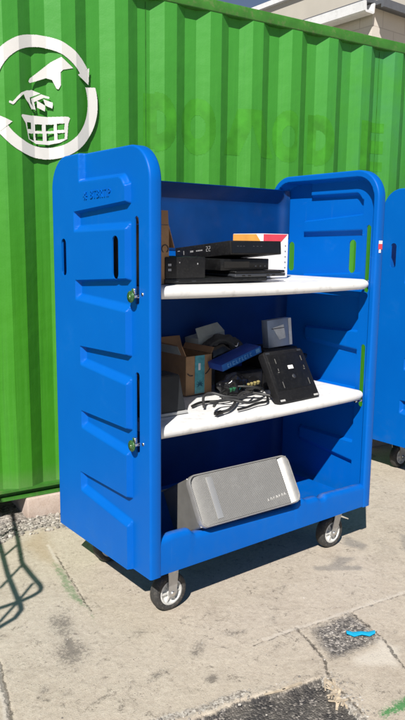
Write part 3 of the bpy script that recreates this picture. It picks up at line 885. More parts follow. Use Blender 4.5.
def build_caster(parent, x, y, swivel):
    root = empty('caster', (x - OFFX, y - OFFY, 0)); root.parent = parent
    # wheel axis along y
    Mw = T(0, 0, .075) @ Matrix.Rotation(R(90), 4, 'X')
    m = MB(); w = .022
    m.lathe([(.050, -w), (.066, -w), (.0725, -w * .75), (.075, -w * .3), (.075, w * .3), (.0725, w * .75), (.066, w), (.050, w), (.048, w * .8), (.048, -w * .8), (.050, -w)], 44, M=Mw)
    m.build('tyre', MAT['rubber'], root)
    m = MB()
    for q in (-1, 1):
        m.lathe([(.0485, q * w * .8), (.0495, q * w * .98), (.044, q * w * 1.02), (.038, q * w * .5), (.020, q * w * .4), (.016, q * w * 1.08), (.0, q * w * 1.08)], 40, M=Mw)
    m.lathe([(.0483, -w * .8), (.0483, w * .8)], 40, M=Mw)
    for k in range(6):
        a = k * math.pi / 3
        m.box((.018, -.0035, -w * .9), (.045, .0035, w * .9), M=Mw @ Matrix.Rotation(a, 4, 'Z'))
    m.build('wheel_rim', MAT['rim'], root, angle=40)
    m = MB(); dx = swivel
    for sgn in (-1, 1):
        yy = sgn * .030
        poly = [(-.014, .064), (-.018, .076), (dx - .023, .172), (dx + .023, .172), (.018, .076), (.014, .064), (.0, .057)]
        m.prism(poly, yy - .002, yy + .002, M=Matrix(((1, 0, 0, 0), (0, 0, 1, 0), (0, 1, 0, 0), (0, 0, 0, 1))))
    m.box((dx - .026, -.033, .1705), (dx + .026, .033, .178))
    m.lathe([(.0, .178), (.024, .178), (.024, .189), (.0, .189)], 24, M=T(dx, 0, 0))
    m.box((dx - .042, -.042, .189), (dx + .042, .042, .2025))
    m.build('fork', MAT['steel'], root)
    m = MB()
    m.tube([(0, -.037, .075), (0, .037, .075)], .0085, 6)
    m.build('axle_bolt', MAT['chrome'], root)
    return root

def text_mesh(s, size, depth):
    cu = bpy.data.curves.new('t', 'FONT'); cu.body = s; cu.size = size; cu.extrude = depth; cu.resolution_u = 2
    ob = bpy.data.objects.new('t', cu); col.objects.link(ob)
    dg = bpy.context.evaluated_depsgraph_get()
    me = bpy.data.meshes.new_from_object(ob.evaluated_get(dg))
    bpy.data.objects.remove(ob); bpy.data.curves.remove(cu)
    return me

def build_cart():
    root = empty('laundry_cart', (OFFX, OFFY, 0))
    pl = build_panel(root, False)
    # raised maker's mark
    me = text_mesh('BTBRTIP', .040, .0022)
    bm = bmesh.new(); bm.from_mesh(me)
    star = MB()
    for k in range(6):
        a = k * math.pi / 3
        M = T(-.034, .0125, 0) @ Matrix.Rotation(a, 4, 'Z') @ T(.010, 0, 0) @ Matrix.Diagonal((.011, .0055, .0044, 1))
        star.box((-.5, -.5, -.5), (.5, .5, .5), M=M)
    m = MB(); m.frombm(bm, 0)
    me2 = m.build('embossed_mark', MAT['blue'], pl)
    MK = Matrix(((0, 0, -1, -.0235), (-1, 0, 0, .358), (0, 1, 0, 1.545), (0, 0, 0, 1))) @ Matrix.Rotation(R(1.0), 4, 'Z')
    me2.matrix_local = MK
    o = star.build('embossed_star', MAT['blue'], pl); o.matrix_local = MK
    pr = build_panel(root, True)
    # latches at the foot of the long slots
    for panel, mir in ((pl, 1), (pr, -1)):
        for z in (1.214, .690):
            x0 = 0 if mir == 1 else CL
            m = MB()
            Mk = T(x0 - mir * .026, .080, z - .006) @ rot_to((-mir, 0, 0))
            m.lathe([(.0, -.003), (.0195, -.003), (.021, 0), (.0195, .003), (.012, .0034), (.011, .006), (.0, .0065)], 28, M=Mk)
            k = m.build('latch_knob', MAT['greencap'], panel)
            m = MB()
            m.tube([(x0 - mir * .033, .080, z - .006), (x0 + mir * .045, .080, z - .006)], .006, 8)
            m.box((x0 - mir * .012 - .006, .072, z + .002), (x0 - mir * .012 + .006, .090, z + .022), bev=.003)
            m.build('latch_bolt', MAT['chrome'], k)
            m = MB()
            m.tube([(x0 - mir * .003, .045, z + .004), (x0 + mir * .006, .045, z + .004)], .0055, 8)
            m.build('panel_rivet', MAT['chrome'], panel)
    back_sheet('back_wall', MAT['blue'], root, 0., .003, lambda t: CB + .04, lambda t: ZBT)
    build_shelf(root, 1.2425, .044)
    build_shelf(root, .748, .047)
    # tub: floor and front lip in one moulding
    m = MB()
    xs = list(np.linspace(.030, CL - .030, 150)); rows = []
    for x in xs:
        zt = sill_z(x)
        prof = [(.0022, CB + .004), (.0022, zt - .022), (.005, zt - .010), (.012, zt - .003), (.022, zt), (.040, zt - .003), (.055, zt - .014), (.066, zt - .045), (.085, .245), (.15, .232), (CD - .03, .232), (CD - .03, CB + .004)]
        rows.append([(x, y, z) for y, z in prof])
    n = len(rows[0]); fs = []
    for i in range(len(rows) - 1):
        for k in range(n):
            k2 = (k + 1) % n; fs.append([i * n + k, i * n + k2, (i + 1) * n + k2, (i + 1) * n + k])
    fs.append(list(range(n))); fs.append([(len(rows) - 1) * n + k for k in range(n)][::-1])
    m.add([q for r_ in rows for q in r_], fs, 0, True)
    m.build('tub_base', MAT['blue'], root, loc=LOC, angle=45)
    for x, y, sw in ((.146, .100, .004), (1.066, .108, .030), (.172, .592, -.02), (1.052, .575, .02)): build_caster(root, x, y, sw)
    return root
cart = build_cart()
tag(cart, 'tall blue plastic cart in front, its two white shelves loaded with old electronics', 'utility cart', 'blue utility carts')
cart2 = copy_tree(cart)
cart2.location = (OFFX + 2.140, OFFY + .046, 0)
cart2['label'] = 'second blue plastic cart at the right edge, partly hidden behind the loaded one'
# only the cart in front has these
def shade_edge_low(t):
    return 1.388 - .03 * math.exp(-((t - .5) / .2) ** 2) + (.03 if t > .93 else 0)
back_sheet('navy_shade_sheet', MAT['navy'], cart, .0035, .002, shade_edge_low, lambda t: ZBT - .004)['label'] = 'added navy sheet with the shade of the upper back wall in its colour'  # added sheet, cut to the dark area; shade painted into its colour
back_sheet('navy_shade_sheet', MAT['navy_shade_low'], cart, .0035, .002, lambda t: .26, lambda t: 1.235)['label'] = 'added deep navy sheet with the shade of the lower back wall in its colour'  # added sheet painting in the shade of the bays below the upper shelf
m = MB()
m.box((CL - .034, -.0022, 1.395), (CL - .012, -.0002, 1.409)); m.build('white_sticker', MAT['paperw'], cart, loc=LOC)
m = MB(); m.box((CL - .036, -.0024, 1.372), (CL - .012, -.0002, 1.395)); m.build('red_sticker', MAT['red'], cart, loc=LOC)
m = MB(); m.box((CL - .032, -.0022, 1.357), (CL - .020, -.0002, 1.372)); m.build('white_sticker', MAT['paperw'], cart, loc=LOC)

# ------------------------------------------------------------------ things on the upper shelf
Z1S, Z2S = 1.2435, .7485
def place_empty(name, label, cat, loc, rot=(0, 0, 0), group=None):
    return tag(empty(name, loc, rot), label, cat, group)
def open_carton(root, w, d, h, flaps, mat='card', matin='cardin', th=.004):
    """origin: middle of the bottom; open at the top"""
    m = MB()
    m.box((-w / 2, -d / 2, 0), (w / 2, d / 2, th))
    m.box((-w / 2, -d / 2, th), (w / 2, -d / 2 + th, h)); m.box((-w / 2, d / 2 - th, th), (w / 2, d / 2, h))
    m.box((-w / 2, -d / 2 + th, th), (-w / 2 + th, d / 2 - th, h)); m.box((w / 2 - th, -d / 2 + th, th), (w / 2, d / 2 - th, h))
    m.build('carton_body', MAT[mat], root)
    for side, ang, ln in flaps:
        m = MB()
        if side in 'lr':
            sx = -1 if side == 'l' else 1
            m.box((0, -d / 2 + .002, -.0015), (ln, d / 2 - .002, .0015))
            o = m.build('flap', MAT[matin], root, loc=(sx * (w / 2 - .001), 0, h + .002), rot=(0, (-R(ang)), 0 if sx == 1 else math.pi))
        else:
            sy = -1 if side == 'f' else 1
            m.box((0, -w / 2 + .002, -.0015), (ln, w / 2 - .002, .0015))
            o = m.build('flap', MAT[matin], root, loc=(0, sy * (d / 2 - .001), h + .002), rot=(0, -R(ang), sy * math.pi / 2))

r = place_empty('cardboard_box', 'tall brown cardboard box half hidden by the left end panel, on upper shelf', 'box', (.108, .27, Z1S))
open_carton(r, .125, .27, .208, [('r', -72, .085), ('l', 70, .05), ('f', 95, .05), ('b', 110, .06)])
m = MB()
for k in range(10):
    a = R(-60 + k * 30); a2 = R(-60 + (k + 1) * 30)
    m.tube([(.0005, .012 * math.cos(a), .012 * math.sin(a)), (.0005, .012 * math.cos(a2), .012 * math.sin(a2))], .0018, 5)
m.build('printed_ring', MAT['ink'], r, loc=(.0635, -.11, .125))
m = MB()
for k in range(10):
    a = R(-60 + k * 30); a2 = R(-60 + (k + 1) * 30)
    m.tube([(.014 * math.cos(a), 0, .014 * math.sin(a)), (.014 * math.cos(a2), 0, .014 * math.sin(a2))], .0018, 5)
m.build('printed_ring', MAT['ink'], r, loc=(.045, -.1355, .125))

EG = 'black electronics stacked on the upper shelf'
# thin slab at the bottom
def simple_box(root, name, lo, hi, mat, bev=.003, **k):
    m = MB(); m.box(lo, hi, bev=bev); return m.build(name, MAT[mat], root, angle=30, **k)
r = place_empty('disc_player', 'wide thin black player lying flat at the bottom of the upper stack', 'disc player', (.40, .265, Z1S), group=EG)
simple_box(r, 'case', (-.25, -.135, 0), (.25, .135, .018), 'black', .002)
def bits(root, name, mat, boxes):
    for lo, hi in boxes:
        mm = MB(); mm.box(lo, hi); mm.build(name, MAT[mat], root)
bits(r, 'button', 'grey', [((x, -.1364, .006), (x + .02, -.1352, .009)) for x in (-.21, -.13, .12, .2)])
r = place_empty('set_top_box', 'dark box with small white marks at the left of the upper stack', 'set-top box', (.243, .235, Z1S + .0182), group=EG)
simple_box(r, 'case', (-.091, -.105, 0), (.091, .105, .078), 'black_matt', .004)
bits(r, 'port_label', 'dimprint', [((-.080, -.1062, z), (-.066, -.1052, z + .008)) for z in (.046, .028)] + [((.052, -.1062, .05), (.056, -.1052, .056)), ((-.03, -.1062, .056), (-.027, -.1052, .06))])
r = place_empty('laptop', 'closed black laptop with rounded end under the stacked players', 'laptop', (.60, .225, Z1S + .0186), group=EG)
m = MB(); m.box((-.135, -.115, 0), (.135, .115, .012), bev=.005, seg=3); m.build('base', MAT['grey'], r, angle=30)
m = MB(); m.box((-.133, -.114, .013), (.133, .114, .024), bev=.005, seg=3); m.build('lid', MAT['black'], r, angle=30)
bits(r, 'port', 'gloss', [((x, -.1162, .003), (x + .014, -.1150, .008)) for x in (-.1, -.07, .03, .06)])
r = place_empty('video_recorder', 'black recorder sandwiched in the middle of the upper stack', 'recorder', (.541, .295, Z1S + .0435), group=EG)
simple_box(r, 'case', (-.126, -.155, 0), (.126, .155, .044), 'black', .003)
m = MB(); m.box((-.11, -.1565, .010), (.02, -.1552, .034)); m.build('display_window', MAT['gloss'], r)
bits(r, 'button', 'grey', [((x, -.1568, .012), (x + .008, -.1552, .018)) for x in (.05, .075, .10)])
r = place_empty('disc_player', 'black player on top of the upper stack with white figures on its left side', 'disc player', (.5815, .30, 1.332), (-.090, 0, R(-1)), group=EG)
simple_box(r, 'case', (-.1325, -.185, 0), (.1325, .185, .053), 'black_matt', .003)
m = MB(); m.box((-.125, -.1866, .006), (.125, -.1852, .047)); m.build('front_panel', MAT['gloss'], r)
bits(r, 'printed_symbol', 'grey', [((x, -.1874, .030), (x + .008, -.1867, .033)) for x in (-.10, -.085, -.07, -.02, 0, .02)])
m = MB()
def digit2(y):
    m = MB()
    for (a, b, c, d) in ((0, .018, .010, .020), (0, .009, .010, .011), (0, 0, .010, .002), (.008, .010, .010, .019), (0, .001, .002, .010)):
        m.box((-.1338, y - c, b + .022), (-.1327, y - a, d + .022))
    m.build('printed_figure', MAT['dimprint'], r)
digit2(-.05); digit2(-.033)
bits(r, 'printed_symbol', 'dimprint', [((-.1338, y - .007, .027), (-.1327, y, .032)) for y in (.0, .011, .022, .034)])
bits(r, 'printed_symbol', 'dimprint', [((-.1338, .055, .026), (-.1327, .075, .033)), ((-.1338, .12, .02), (-.1327, .123, .036)), ((-.1338, .15, .036), (-.1327, .165, .039))])

r = place_empty('printed_carton', 'white carton with orange and red printed top behind the black players', 'box', (.862, .405, Z1S))
simple_box(r, 'carton_body', (-.075, -.10, 0), (.075, .10, .190), 'paperw', .0015)
m = MB(); m.prism([(-.075, .160), (.068, .160), (.030, .128), (.030, .128), (-.075, .128)], .1004, .1012, M=Matrix(((1, 0, 0, 0), (0, 0, -1, 0), (0, 1, 0, 0), (0, 0, 0, 1))) @ T(0, .028, 0)); m.build('red_band', MAT['red'], r)
m = MB(); m.prism([(-.10, .188), (.055, .188), (.085, .156), (-.10, .156)], .0754, .0762, M=Matrix(((0, 0, -1, 0), (-1, 0, 0, 0), (0, 1, 0, 0), (0, 0, 0, 1)))); m.build('orange_band', MAT['orange'], r)
bits(r, 'printed_dot', 'ink', [((.056, -.1012, .016 + k * .024), (.0605, -.1003, .021 + k * .024)) for k in range(6)])

# ------------------------------------------------------------------ things on the lower shelf
r = place_empty('desktop_speaker', 'dark grey tapered box on pale base, left front of the lower shelf', 'speaker', (.155, .215, Z2S))
m = MB(); w0, w1, d0, d1, hh = .105, .088, .07, .05, .150
vs = [(-w0, -d0, .012), (w0, -d0, .012), (w0, d0, .012), (-w0, d0, .012), (-w0, -d1, hh), (w1, -d1, hh), (w1, d1, hh), (-w0, d1, hh)]
bm = bmesh.new(); bv = [bm.verts.new(v) for v in vs]
for f in ((0, 3, 2, 1), (4, 5, 6, 7), (0, 1, 5, 4), (1, 2, 6, 5), (2, 3, 7, 6), (3, 0, 4, 7)): bm.faces.new([bv[i] for i in f])
bmesh.ops.bevel(bm, geom=list(bm.edges), offset=.004, segments=2, affect='EDGES')
m.frombm(bm, 0); m.build('cabinet', MAT['darkcab'], r, angle=30)
m = MB(); m.box((-w0, -d0 - .004, 0), (w0 + .006, d0, .0115), bev=.003); m.build('base', MAT['pale'], r, angle=30)

r = place_empty('cardboard_box', 'open brown cardboard box sealed with teal tape on the lower shelf', 'box', (.50, .485, Z2S), (0, 0, R(3)))
open_carton(r, .145, .20, .168, [('l', 64, .052), ('b', 68, .06), ('r', 60, .03)])
m = MB(); m.box((-.024, -.1022, .003), (.030, -.1006, .168)); m.build('parcel_tape', MAT['teal'], r)
m = MB()
for k in range(7):
    a = R(90 + (k - 3) * 38); m.prism([(0, 0), (.007, .003), (.022, 0), (.007, -.003)], .1024, .1032, M=Matrix(((1, 0, 0, 0), (0, 0, -1, 0), (0, 1, 0, 0), (0, 0, 0, 1))) @ T(.004, .040, 0) @ Matrix.Rotation(a, 4, 'Z'))
m.build('printed_leaf', MAT['tealdark'], r)
m = MB(); m.box((-.006, -.1034, .105), (.006, -.1024, .135), bev=.0003); m.build('tape_label', MAT['paperw'], r)
for sx in (-1, 1):
    m = MB()
    pts = [(sx * (.036 + .028 * t), -.1012, .082 + .02 * (t - .4) ** 2 + (.022 * t if sx > 0 else .006 * t)) for t in np.linspace(0, 1, 7)]
    m.tube(pts, .0022, 6); m.build('printed_curve', MAT['ink'], r)
m = MB(); m.box((.004, -.085, -.0030), (.046, .070, -.0017), bev=0); m.build('shipping_label', MAT['cream'], r.children[1], loc=(0, 0, 0))

r = place_empty('paper_carton', 'pale grey paper carton tilted at the back of the lower shelf', 'box', (.705, .565, Z2S), (0, R(-8), R(6)))
simple_box(r, 'carton_body', (-.085, -.045, 0), (.085, .045, .232), 'cream', .002)
m = MB(); m.prism([(-.085, 0), (.085, 0), (.07, .05), (-.07, .05)], -.001, .001, M=Matrix.Rotation(R(55), 4, 'X')); m.build('flap', MAT['cream'], r, loc=(0, -.045, .2325))

# black case, filling the middle of the heap
r = place_empty('equipment_case', 'low black equipment case under the blue carton', 'case', (.695, .345, Z2S))
m = MB(); m.box((-.095, -.060, 0), (.092, .055, .098), bev=.010, seg=3); m.build('shell', MAT['black_matt'], r, angle=30)
m = MB(); m.tube([(-.02, -.063, .05), (-.015, -.073, .062), (0, -.075, .070), (.015, -.073, .062), (.02, -.063, .05)], .004, 8); m.build('handle', MAT['grey'], r)
r = place_empty('blue_carton', 'flat blue carton with pale lettering tilted across the heap on the lower shelf', 'box', (.655, .325, .905), (R(1), R(-17), R(-2)))
simple_box(r, 'carton_body', (-.112, -.048, -.015), (.112, .048, .015), 'bluebox2', .0015)
m = MB(); m.box((-.1105, -.0494, -.0142), (.1105, -.0481, .0142)); m.build('front_label', MAT['bluebox'], r)
m = MB()
# strokes of illegible lettering, as blurred in view
x = -.082
for k in range(9):
    wv = random.uniform(.006, .012); m.box((x, -.0502, -.008), (x + .003, -.0495, .008))
    if k % 2 == 0: m.box((x + .003, -.0502, .004), (x + wv, -.0495, .007))
    if k % 3 != 1: m.box((x + .003, -.0502, -.008), (x + wv, -.0495, -.005))
    x += wv + .007
m.build('printed_lettering', MAT['bluetext'], r)
m = MB(); m.box((.080, -.0502, -.008), (.102, -.0495, .009)); m.build('printed_square', MAT['bluetext'], r)

def crumple(root, name, mat, sx, sy, sz, seed, amp=.28):
    bm = bmesh.new(); bmesh.ops.create_icosphere(bm, subdivisions=4, radius=1)
    from mathutils import noise as mn
    for v in bm.verts:
        p = v.co.copy()
        n1 = mn.noise(p * 1.7 + Vector((seed, 0, 0))); n2 = 1 - abs(mn.noise(p * 3.6 + Vector((0, seed, 0)))) * 2
        v.co = p * (1 + amp * n1 + amp * .5 * n2)
        v.co = Vector((v.co.x * sx, v.co.y * sy, max(v.co.z, -.75) * sz))
    m = MB(); m.frombm(bm, 0, smooth=True); return m.build(name, MAT[mat], root)
r = place_empty('plastic_bag', 'crumpled black plastic bag slumped under the blue carton', 'bag', (.590, .255, Z2S + .040), (0, 0, R(8)))
crumple(r, 'bag_film', 'gloss', .075, .045, .052, 3.3)
r = place_empty('shoulder_bag', 'slumped dark grey cloth bag with a gaping black opening behind the blue carton', 'bag', (.685, .46, Z2S + .155), (R(-8), R(-14), R(-18)))
crumple(r, 'cloth', 'bagcloth', .092, .060, .074, 7.1, .22)
o = crumple(r, 'opening', 'gloss', .058, .02, .052, 2.2, .10); o.location = (-.018, -.052, -.004)
m = MB(); m.tube([(.046, -.058, .018), (.060, -.066, .012), (.072, -.060, .026)], .004, 8); m.build('metal_clip', MAT['chrome'], r)
m = MB(); pts = [(-.018 + .064 * math.cos(a), -.060 - .004 * math.sin(3 * a), .002 + .057 * math.sin(a)) for a in np.linspace(R(-40), R(215), 30)]
m.tube(pts, [.0075 + .002 * math.sin(k) for k in range(30)], 8); m.build('hem', MAT['bagcloth'], r)

r = place_empty('equipment_case', 'taller black case behind the docking station, with a bar handle on the right', 'case', (.90, .36, Z2S))
m = MB(); m.box((-.11, -.075, 0), (.10, .075, .180), bev=.006); m.build('shell', MAT['black_matt'], r, angle=30)
m = MB(); m.box((.099, -.03, .105), (.215, .0, .130), bev=.006); m.build('bar_handle', MAT['black'], r, angle=30)
r = place_empty('software_carton', 'small silver-blue carton with a pale drawing, standing above the docking station', 'box', (.905, .318, Z2S + .1805), (R(-3), R(-4), R(-6)))
simple_box(r, 'carton_body', (-.068, -.022, .004), (.068, .022, .128), 'silverbox', .0015)
m = MB(); m.box((.050, -.0232, .006), (.066, -.0222, .126)); m.build('pale_edge_strip', MAT['silverprint'], r)
m = MB(); m.prism([(-.040, .092), (.022, .102), (.030, .040), (-.006, .036)], .0223, .0232, M=Matrix(((1, 0, 0, 0), (0, 0, -1, 0), (0, 1, 0, 0), (0, 0, 0, 1)))); m.build('printed_drawing', MAT['silverprint'], r)
m = MB(); m.box((-.046, -.0236, .086), (.024, -.0225, .0895)); m.build('printed_line', MAT['ink'], r)

# docking station showing its underside
r = place_empty('docking_station', 'black docking station leaning with its underside and white label facing out', 'docking station', (.781, .046, Z2S + .002), (R(-29.5), 0, R(2)))
m = MB()
bm = bmesh.new()
poly = [(-.121, 0), (.121, 0), (.123, .01), (.118, .215), (.108, .226), (-.112, .226), (-.121, .215)]
m.prism(poly, 0, .036, M=Matrix(((1, 0, 0, 0), (0, 0, 1, 0), (0, 1, 0, 0), (0, 0, 0, 1))), bev=.004); m.build('casing', MAT['black_matt'], r, angle=30)
def fr(name, x0, z0, x1, z1, mat, t=.0012, bev=0): 
    mm = MB(); mm.box((x0, -t, z0), (x1, .0004, z1), bev=bev); return mm.build(name, MAT[mat], r)
fr('underside_plate', -.108, .052, .106, .210, 'black', .0022, .0006)
fr('rubber_foot', -.115, .006, -.088, .014, 'pale'); fr('rubber_foot', .088, .006, .115, .014, 'pale')
fr('rubber_foot', -.108, .213, -.085, .220, 'grey'); fr('rubber_foot', .082, .213, .104, .220, 'grey')
fr('white_label', -.008, .138, .022, .154, 'paperw', .0034)
m = MB(); m.lathe([(.0, 0), (.010, 0), (.010, .0012), (.0, .0012)], 24, M=T(.008, -.0022, .104) @ rot_to((0, -1, 0))); m.build('round_mark', MAT['grey'], r)
for x in (-.070, .086):
    bits(r, 'guide_rail', 'alu_dull', [((x, -.0032, z0), (x + .0028, -.0020, z1)) for z0, z1 in ((.060, .088), (.135, .146), (.168, .190))] + [((x - .006, -.0032, .128), (x + .0028, -.0020, .131))])

# cables
CG = 'cables heaped at the front of the lower shelf'
def cable(pts, rad, mat, label):
    P = [Vector(p) for p in pts]; out = []
    for i in range(len(P) - 1):
        p0 = P[max(i - 1, 0)]; p1 = P[i]; p2 = P[i + 1]; p3 = P[min(i + 2, len(P) - 1)]
        for k in range(8):
            t = k / 8
            out.append(.5 * ((2 * p1) + (p2 - p0) * t + (2 * p0 - 5 * p1 + 4 * p2 - p3) * t * t + (3 * p1 - p0 - 3 * p2 + p3) * t ** 3))
    out.append(P[-1])
    base = out[0].copy(); base.z = Z2S
    r = place_empty('cable', label, 'cable', base, group=CG)
    m = MB(); m.tube([p - base for p in out], rad, 8); m.build('cord', MAT[mat], r)
    return r, out, base
zt = Z2S
r, o_, b_ = cable([(.345, .045, zt + .010), (.40, .06, zt + .009), (.46, .10, zt + .012), (.53, .16, zt + .02), (.60, .20, zt + .028), (.66, .17, zt + .02), (.70, .12, zt + .012)], .0065, 'cable', 'thick grey cable ending in a plug nearest the shelf edge')
m = MB(); m.box((-.028, -.009, -.007), (.012, .009, .007), bev=.003); m.build('plug', MAT['black'], r, loc=o_[0] - b_, rot=(0, 0, R(12)))
cable([(.36, .10, zt + .022), (.41, .13, zt + .03), (.47, .12, zt + .028), (.52, .09, zt + .016), (.58, .10, zt + .014), (.64, .13, zt + .012)], .006, 'cable', 'grey cable looping over the middle of the cable heap')
cable([(.35, .15, zt + .01), (.38, .19, zt + .04), (.42, .19, zt + .05), (.46, .15, zt + .038), (.52, .13, zt + .03), (.58, .15, zt + .03), (.65, .20, zt + .03)], .0055, 'cable', 'grey cable arching highest at the left of the heap')
cable([(.44, .05, zt + .007), (.50, .06, zt + .007), (.56, .075, zt + .010), (.62, .08, zt + .010), (.68, .14, zt + .01)], .0055, 'cable2', 'black cable lying along the shelf edge')
cable([(.48, .22, zt + .03), (.55, .23, zt + .05), (.60, .19, zt + .055), (.66, .16, zt + .045), (.71, .20, zt + .02)], .0055, 'cable2', 'black cable over the top of the heap')
cable([(.33, .20, zt + .006), (.40, .23, zt + .006), (.47, .20, zt + .008), (.53, .20, zt + .008), (.60, .24, zt + .006)], .006, 'cable2', 'black cable at the back of the heap near the cardboard box')
r = place_empty('connector_block', 'black block with green, teal and yellow sockets above the cables', 'connector block', (.615, .235, zt + .048), (R(18), R(-4), R(4)), )
simple_box(r, 'block', (-.095, -.020, -.02), (.105, .030, .012), 'black', .003)
for k, (x, mt) in enumerate(((-.085, 'plug_green'), (-.066, 'plug_green'), (-.034, 'plug_teal'), (-.016, 'plug_teal'), (.018, 'plug_yellow'), (.038, 'plug_yellow'), (.058, 'plug_yellow'), (.078, 'plug_yellow'))):
    m = MB(); m.box((x, -.0225, .0), (x + .013, -.012, .0125 + .002), bev=.001)
    m.build('socket', MAT[mt], r)

# ------------------------------------------------------------------ aluminium computer in the tub
def rrect(w, h, rad, n=8):
    pts = []
    for cx, cz, a0 in ((w / 2 - rad, h / 2 - rad, 0), (-w / 2 + rad, h / 2 - rad, 90), (-w / 2 + rad, -h / 2 + rad, 180), (w / 2 - rad, -h / 2 + rad, 270)):
        for k in range(n + 1):
            a = R(a0 + 90 * k / n); pts.append((cx + rad * math.cos(a), cz + rad * math.sin(a)))
    return pts
def build_computer():
    W, H, D = .515, .203, .205
    lean = R(-31)
    r = place_empty('desktop_computer', 'silver aluminium computer tower lying on its side across the front lip, perforated face out', 'computer', (.472, -.030, .347), (lean, R(0.6), R(-1.0)))
    def at(p, y): return [(x, y, z + H / 2) for x, z in p]
    rad = .034
    def shell(name, mat, loops):
        vs = []; fs = []; n = len(loops[0][0])
        for p, y in loops: vs += at(p, y)
        for i in range(len(loops) - 1):
            for k in range(n):
                k2 = (k + 1) % n; fs.append([i * n + k, i * n + k2, (i + 1) * n + k2, (i + 1) * n + k])
        fs.append(list(range(n))); fs.append([(len(loops) - 1) * n + k for k in range(n)][::-1])
        m = MB(); m.add(vs, fs, 0, True); return m.build(name, mat, r, angle=35)
    # front frame: a thin bright hoop standing a little proud of the body
    shell('front_frame', MAT['alu'], [(rrect(W - .010, H - .010, rad - .004), .026), (rrect(W, H, rad), .024), (rrect(W, H, rad), .003), (rrect(W - .003, H - .003, rad - .001), .0), (rrect(W - .009, H - .009, rad - .004), .0), (rrect(W - .012, H - .012, rad - .005), .004), (rrect(W - .013, H - .013, rad - .006), .026)])
    shell('body', MAT['alu_dull'], [(rrect(W - .012, H - .012, .010), .025), (rrect(W - .012, H - .012, .010), D)])
    # curved perforated front: bends back at the left end, flat in the middle, handle gap at the right
    m = MB(); nx = 60; vs = []; fs = []
    xs = np.linspace(-W / 2 + .008, W / 2 - .060, nx)
    for x in xs:
        t = max(0, (-W / 2 + .080 - x) / .072); y = .0035 + .020 * t ** 2
        t2 = max(0, (x - (W / 2 - .085)) / .03); y += .012 * min(1, t2) ** 2 * 0
        for z in (.0068, H - .0068): vs.append((x, y, z))
    for i in range(nx - 1): fs.append([i * 2, (i + 1) * 2, (i + 1) * 2 + 1, i * 2 + 1])
    m.add(vs, fs, 0, True); m.build('perforated_front', MAT['perf'], r)
    m = MB(); x = W / 2 - .058; m.add([(x, .0035, .0068), (x, .0255, .0068), (x, .0255, H - .0068), (x, .0035, H - .0068)], [[0, 1, 2, 3]]); m.build('grille_edge', MAT['black'], r)
    # smooth curved handle plate on the right
    m = MB(); vs = []; fs = []
    for k in range(14):
        t = k / 13; x = W / 2 - .052 + .0445 * t; y = .024 - .021 * math.sin(t * math.pi * .5)
        for z in (.0066, H - .0066): vs.append((x, y, z))
    for k in range(13): fs.append([k * 2, (k + 1) * 2, (k + 1) * 2 + 1, k * 2 + 1])
    m.add(vs, fs, 0, True); m.build('handle_plate', MAT['alu'], r)
    m = MB(); m.box((-W / 2 + .080, .0004, .020), (-W / 2 + .108, .0034, H - .020), bev=.0008); m.build('drive_door', MAT['alu_bright'], r, angle=30)
    # scratched writing near the right end
    m = MB(); x = .085
    for k in range(7):
        z0 = .034 + k * .0012
        m.tube([(x, .0030, z0), (x + .002, .0030, z0 + .012)], .0010, 5)
        m.tube([(x + .002, .0030, z0 + (.011 if k % 2 else .006)), (x + .008, .0030, z0 + (.009 if k % 3 else .001))], .0009, 5)
        if k % 2: m.tube([(x + .008, .0030, z0), (x + .008, .0030, z0 + .009)], .0009, 5)
        x += .0155
    m.build('scratched_marks', MAT['scratch'], r)
build_computer()

# ------------------------------------------------------------------ wire trolley standing just outside the picture; its shadow falls in from the left
def build_trolley():
    SV = Vector((.84, .69, -1.0))
    r = place_empty('wire_trolley', 'grey tubular trolley frame standing left of the picture, casting its barred shadow', 'trolley', (-1.15, -.25, 0))
    base = Vector((-1.15, -.25, 0))
    def lift(pts, h): return [Vector((x, y, 0)) - SV * h - base for x, y in pts]
    h1, h2 = 1.0, .92
    c1 = [(.13, 1.62), (.03, 1.32), (-.067, 1.028), (-.145, .802), (-.151, .772), (-.162, .66), (-.170, .564), (-.178, .535), (-.194, .515), (-.23, .500), (-.275, .490), (-.37, .487), (-.50, .50), (-.75, .55)]
    c2 = [(.0, 1.66), (-.09, 1.28), (-.156, 1.026), (-.241, .724), (-.29, .503), (-.300, .455), (-.310, .425), (-.353, .385), (-.421, .36), (-.55, .34), (-.80, .34)]
    m = MB(); m.tube(lift(c1, h1), .0105, 10); m.build('upper_hoop', MAT['tubegrey'], r)
    m = MB(); m.tube(lift(c2, h2), .0105, 10); m.build('lower_hoop', MAT['tubegrey'], r)
    def bar(a, b, ha, hb): 
        m = MB(); m.tube(lift([a], ha) + lift([b], hb), .007, 8); m.build('brace', MAT['tubegrey'], r)
    bar((-.093, .979), (-.192, .899), h1, h2); bar((-.156, .775), (-.31, .637), h1, h1 - .02)
    bar((-.186, .596), (-.315, .474), h1, h2); bar((-.315, .474), (-.43, .375), h2, h2); bar((-.03, 1.16), (-.13, 1.11), h1, h2)
    for (x, y) in ((-.75, .55), (-.80, .34)):
        p = Vector((x, y, 0)) - SV * (h1 if y > .4 else h2) - base
        m = MB(); m.tube([p, (p.x - .02, p.y, .3), (p.x - .02, p.y, .02)], .011, 10); m.build('leg', MAT['tubegrey'], r)
    p1 = lift([(.13, 1.62)], h1)[0]; p2 = lift([(.0, 1.66)], h2)[0]
    for p in (p1, p2):
        m = MB(); m.tube([p, (p.x - .3, p.y + .25, p.z), (p.x - .36, p.y + .3, p.z - .08), (p.x - .36, p.y + .3, .02)], .011, 10); m.build('leg', MAT['tubegrey'], r)
build_trolley()

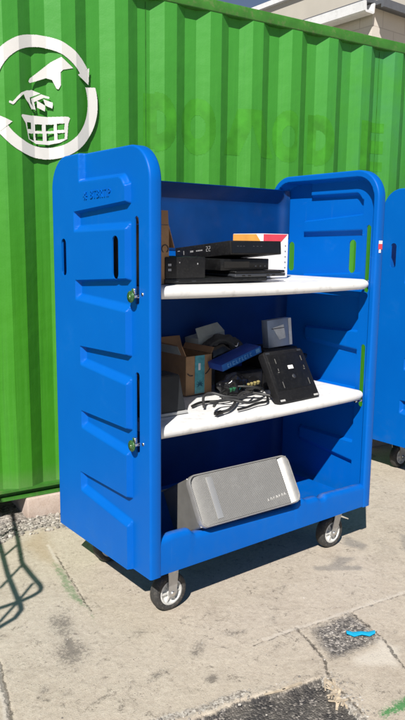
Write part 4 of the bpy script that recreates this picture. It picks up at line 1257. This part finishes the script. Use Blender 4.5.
# ------------------------------------------------------------------ light, sky, camera
SUN = Vector((.84, .69, -1.0)).normalized()
sl = bpy.data.lights.new('sun', 'SUN'); sl.energy = 4.8; sl.angle = R(.53); sl.color = (1.0, .955, .89)
so = bpy.data.objects.new('sun', sl); so.rotation_euler = SUN.to_track_quat('-Z', 'Y').to_euler(); so.location = (-4, -4, 6); col.objects.link(so)
w = bpy.data.worlds.new('World'); scene.world = w; w.use_nodes = True
nt = w.node_tree; nt.nodes.clear()
sk = nt.nodes.new('ShaderNodeTexSky'); sk.sky_type = 'NISHITA'; sk.sun_disc = False
sk.sun_elevation = math.asin(-SUN.z); sk.sun_rotation = math.atan2(-SUN.x, -SUN.y)
sk.altitude = 200; sk.air_density = .5; sk.dust_density = .1; sk.ozone_density = 1.6
bg = nt.nodes.new('ShaderNodeBackground'); bg.inputs[1].default_value = .06
ow = nt.nodes.new('ShaderNodeOutputWorld')
hs = nt.nodes.new('ShaderNodeHueSaturation'); hs.inputs['Saturation'].default_value = .82
nt.links.new(sk.outputs[0], hs.inputs['Color']); nt.links.new(hs.outputs[0], bg.inputs[0]); nt.links.new(bg.outputs[0], ow.inputs[0])

cam = bpy.data.cameras.new('camera'); co = bpy.data.objects.new('camera', cam); col.objects.link(co)
yaw, pitch, roll, F = -0.6624, -0.1681, 0.0109, 689.04
cy_, sy_ = math.cos(yaw), math.sin(yaw)
fwd = Vector((-sy_ * math.cos(pitch), cy_ * math.cos(pitch), math.sin(pitch))); rt = Vector((cy_, sy_, 0)); up = rt.cross(fwd)
r_ = rt * math.cos(roll) + up * math.sin(roll); u_ = -rt * math.sin(roll) + up * math.cos(roll)
M = Matrix((( r_.x, u_.x, -fwd.x, -1.2707), (r_.y, u_.y, -fwd.y, -1.9156), (r_.z, u_.z, -fwd.z, 1.3904), (0, 0, 0, 1)))
co.matrix_world = M
cam.sensor_fit = 'VERTICAL'; cam.sensor_height = 24; cam.lens = F / 720 * 24
cam.clip_start = .05; cam.clip_end = 1000
scene.camera = co
scene.render.engine = 'CYCLES'
scene.render.resolution_x = 576; scene.render.resolution_y = 1024
vs_ = scene.view_settings; vs_.view_transform = 'Standard'; vs_.look = 'None'; vs_.exposure = .50; vs_.gamma = 1; vs_.use_curve_mapping = False
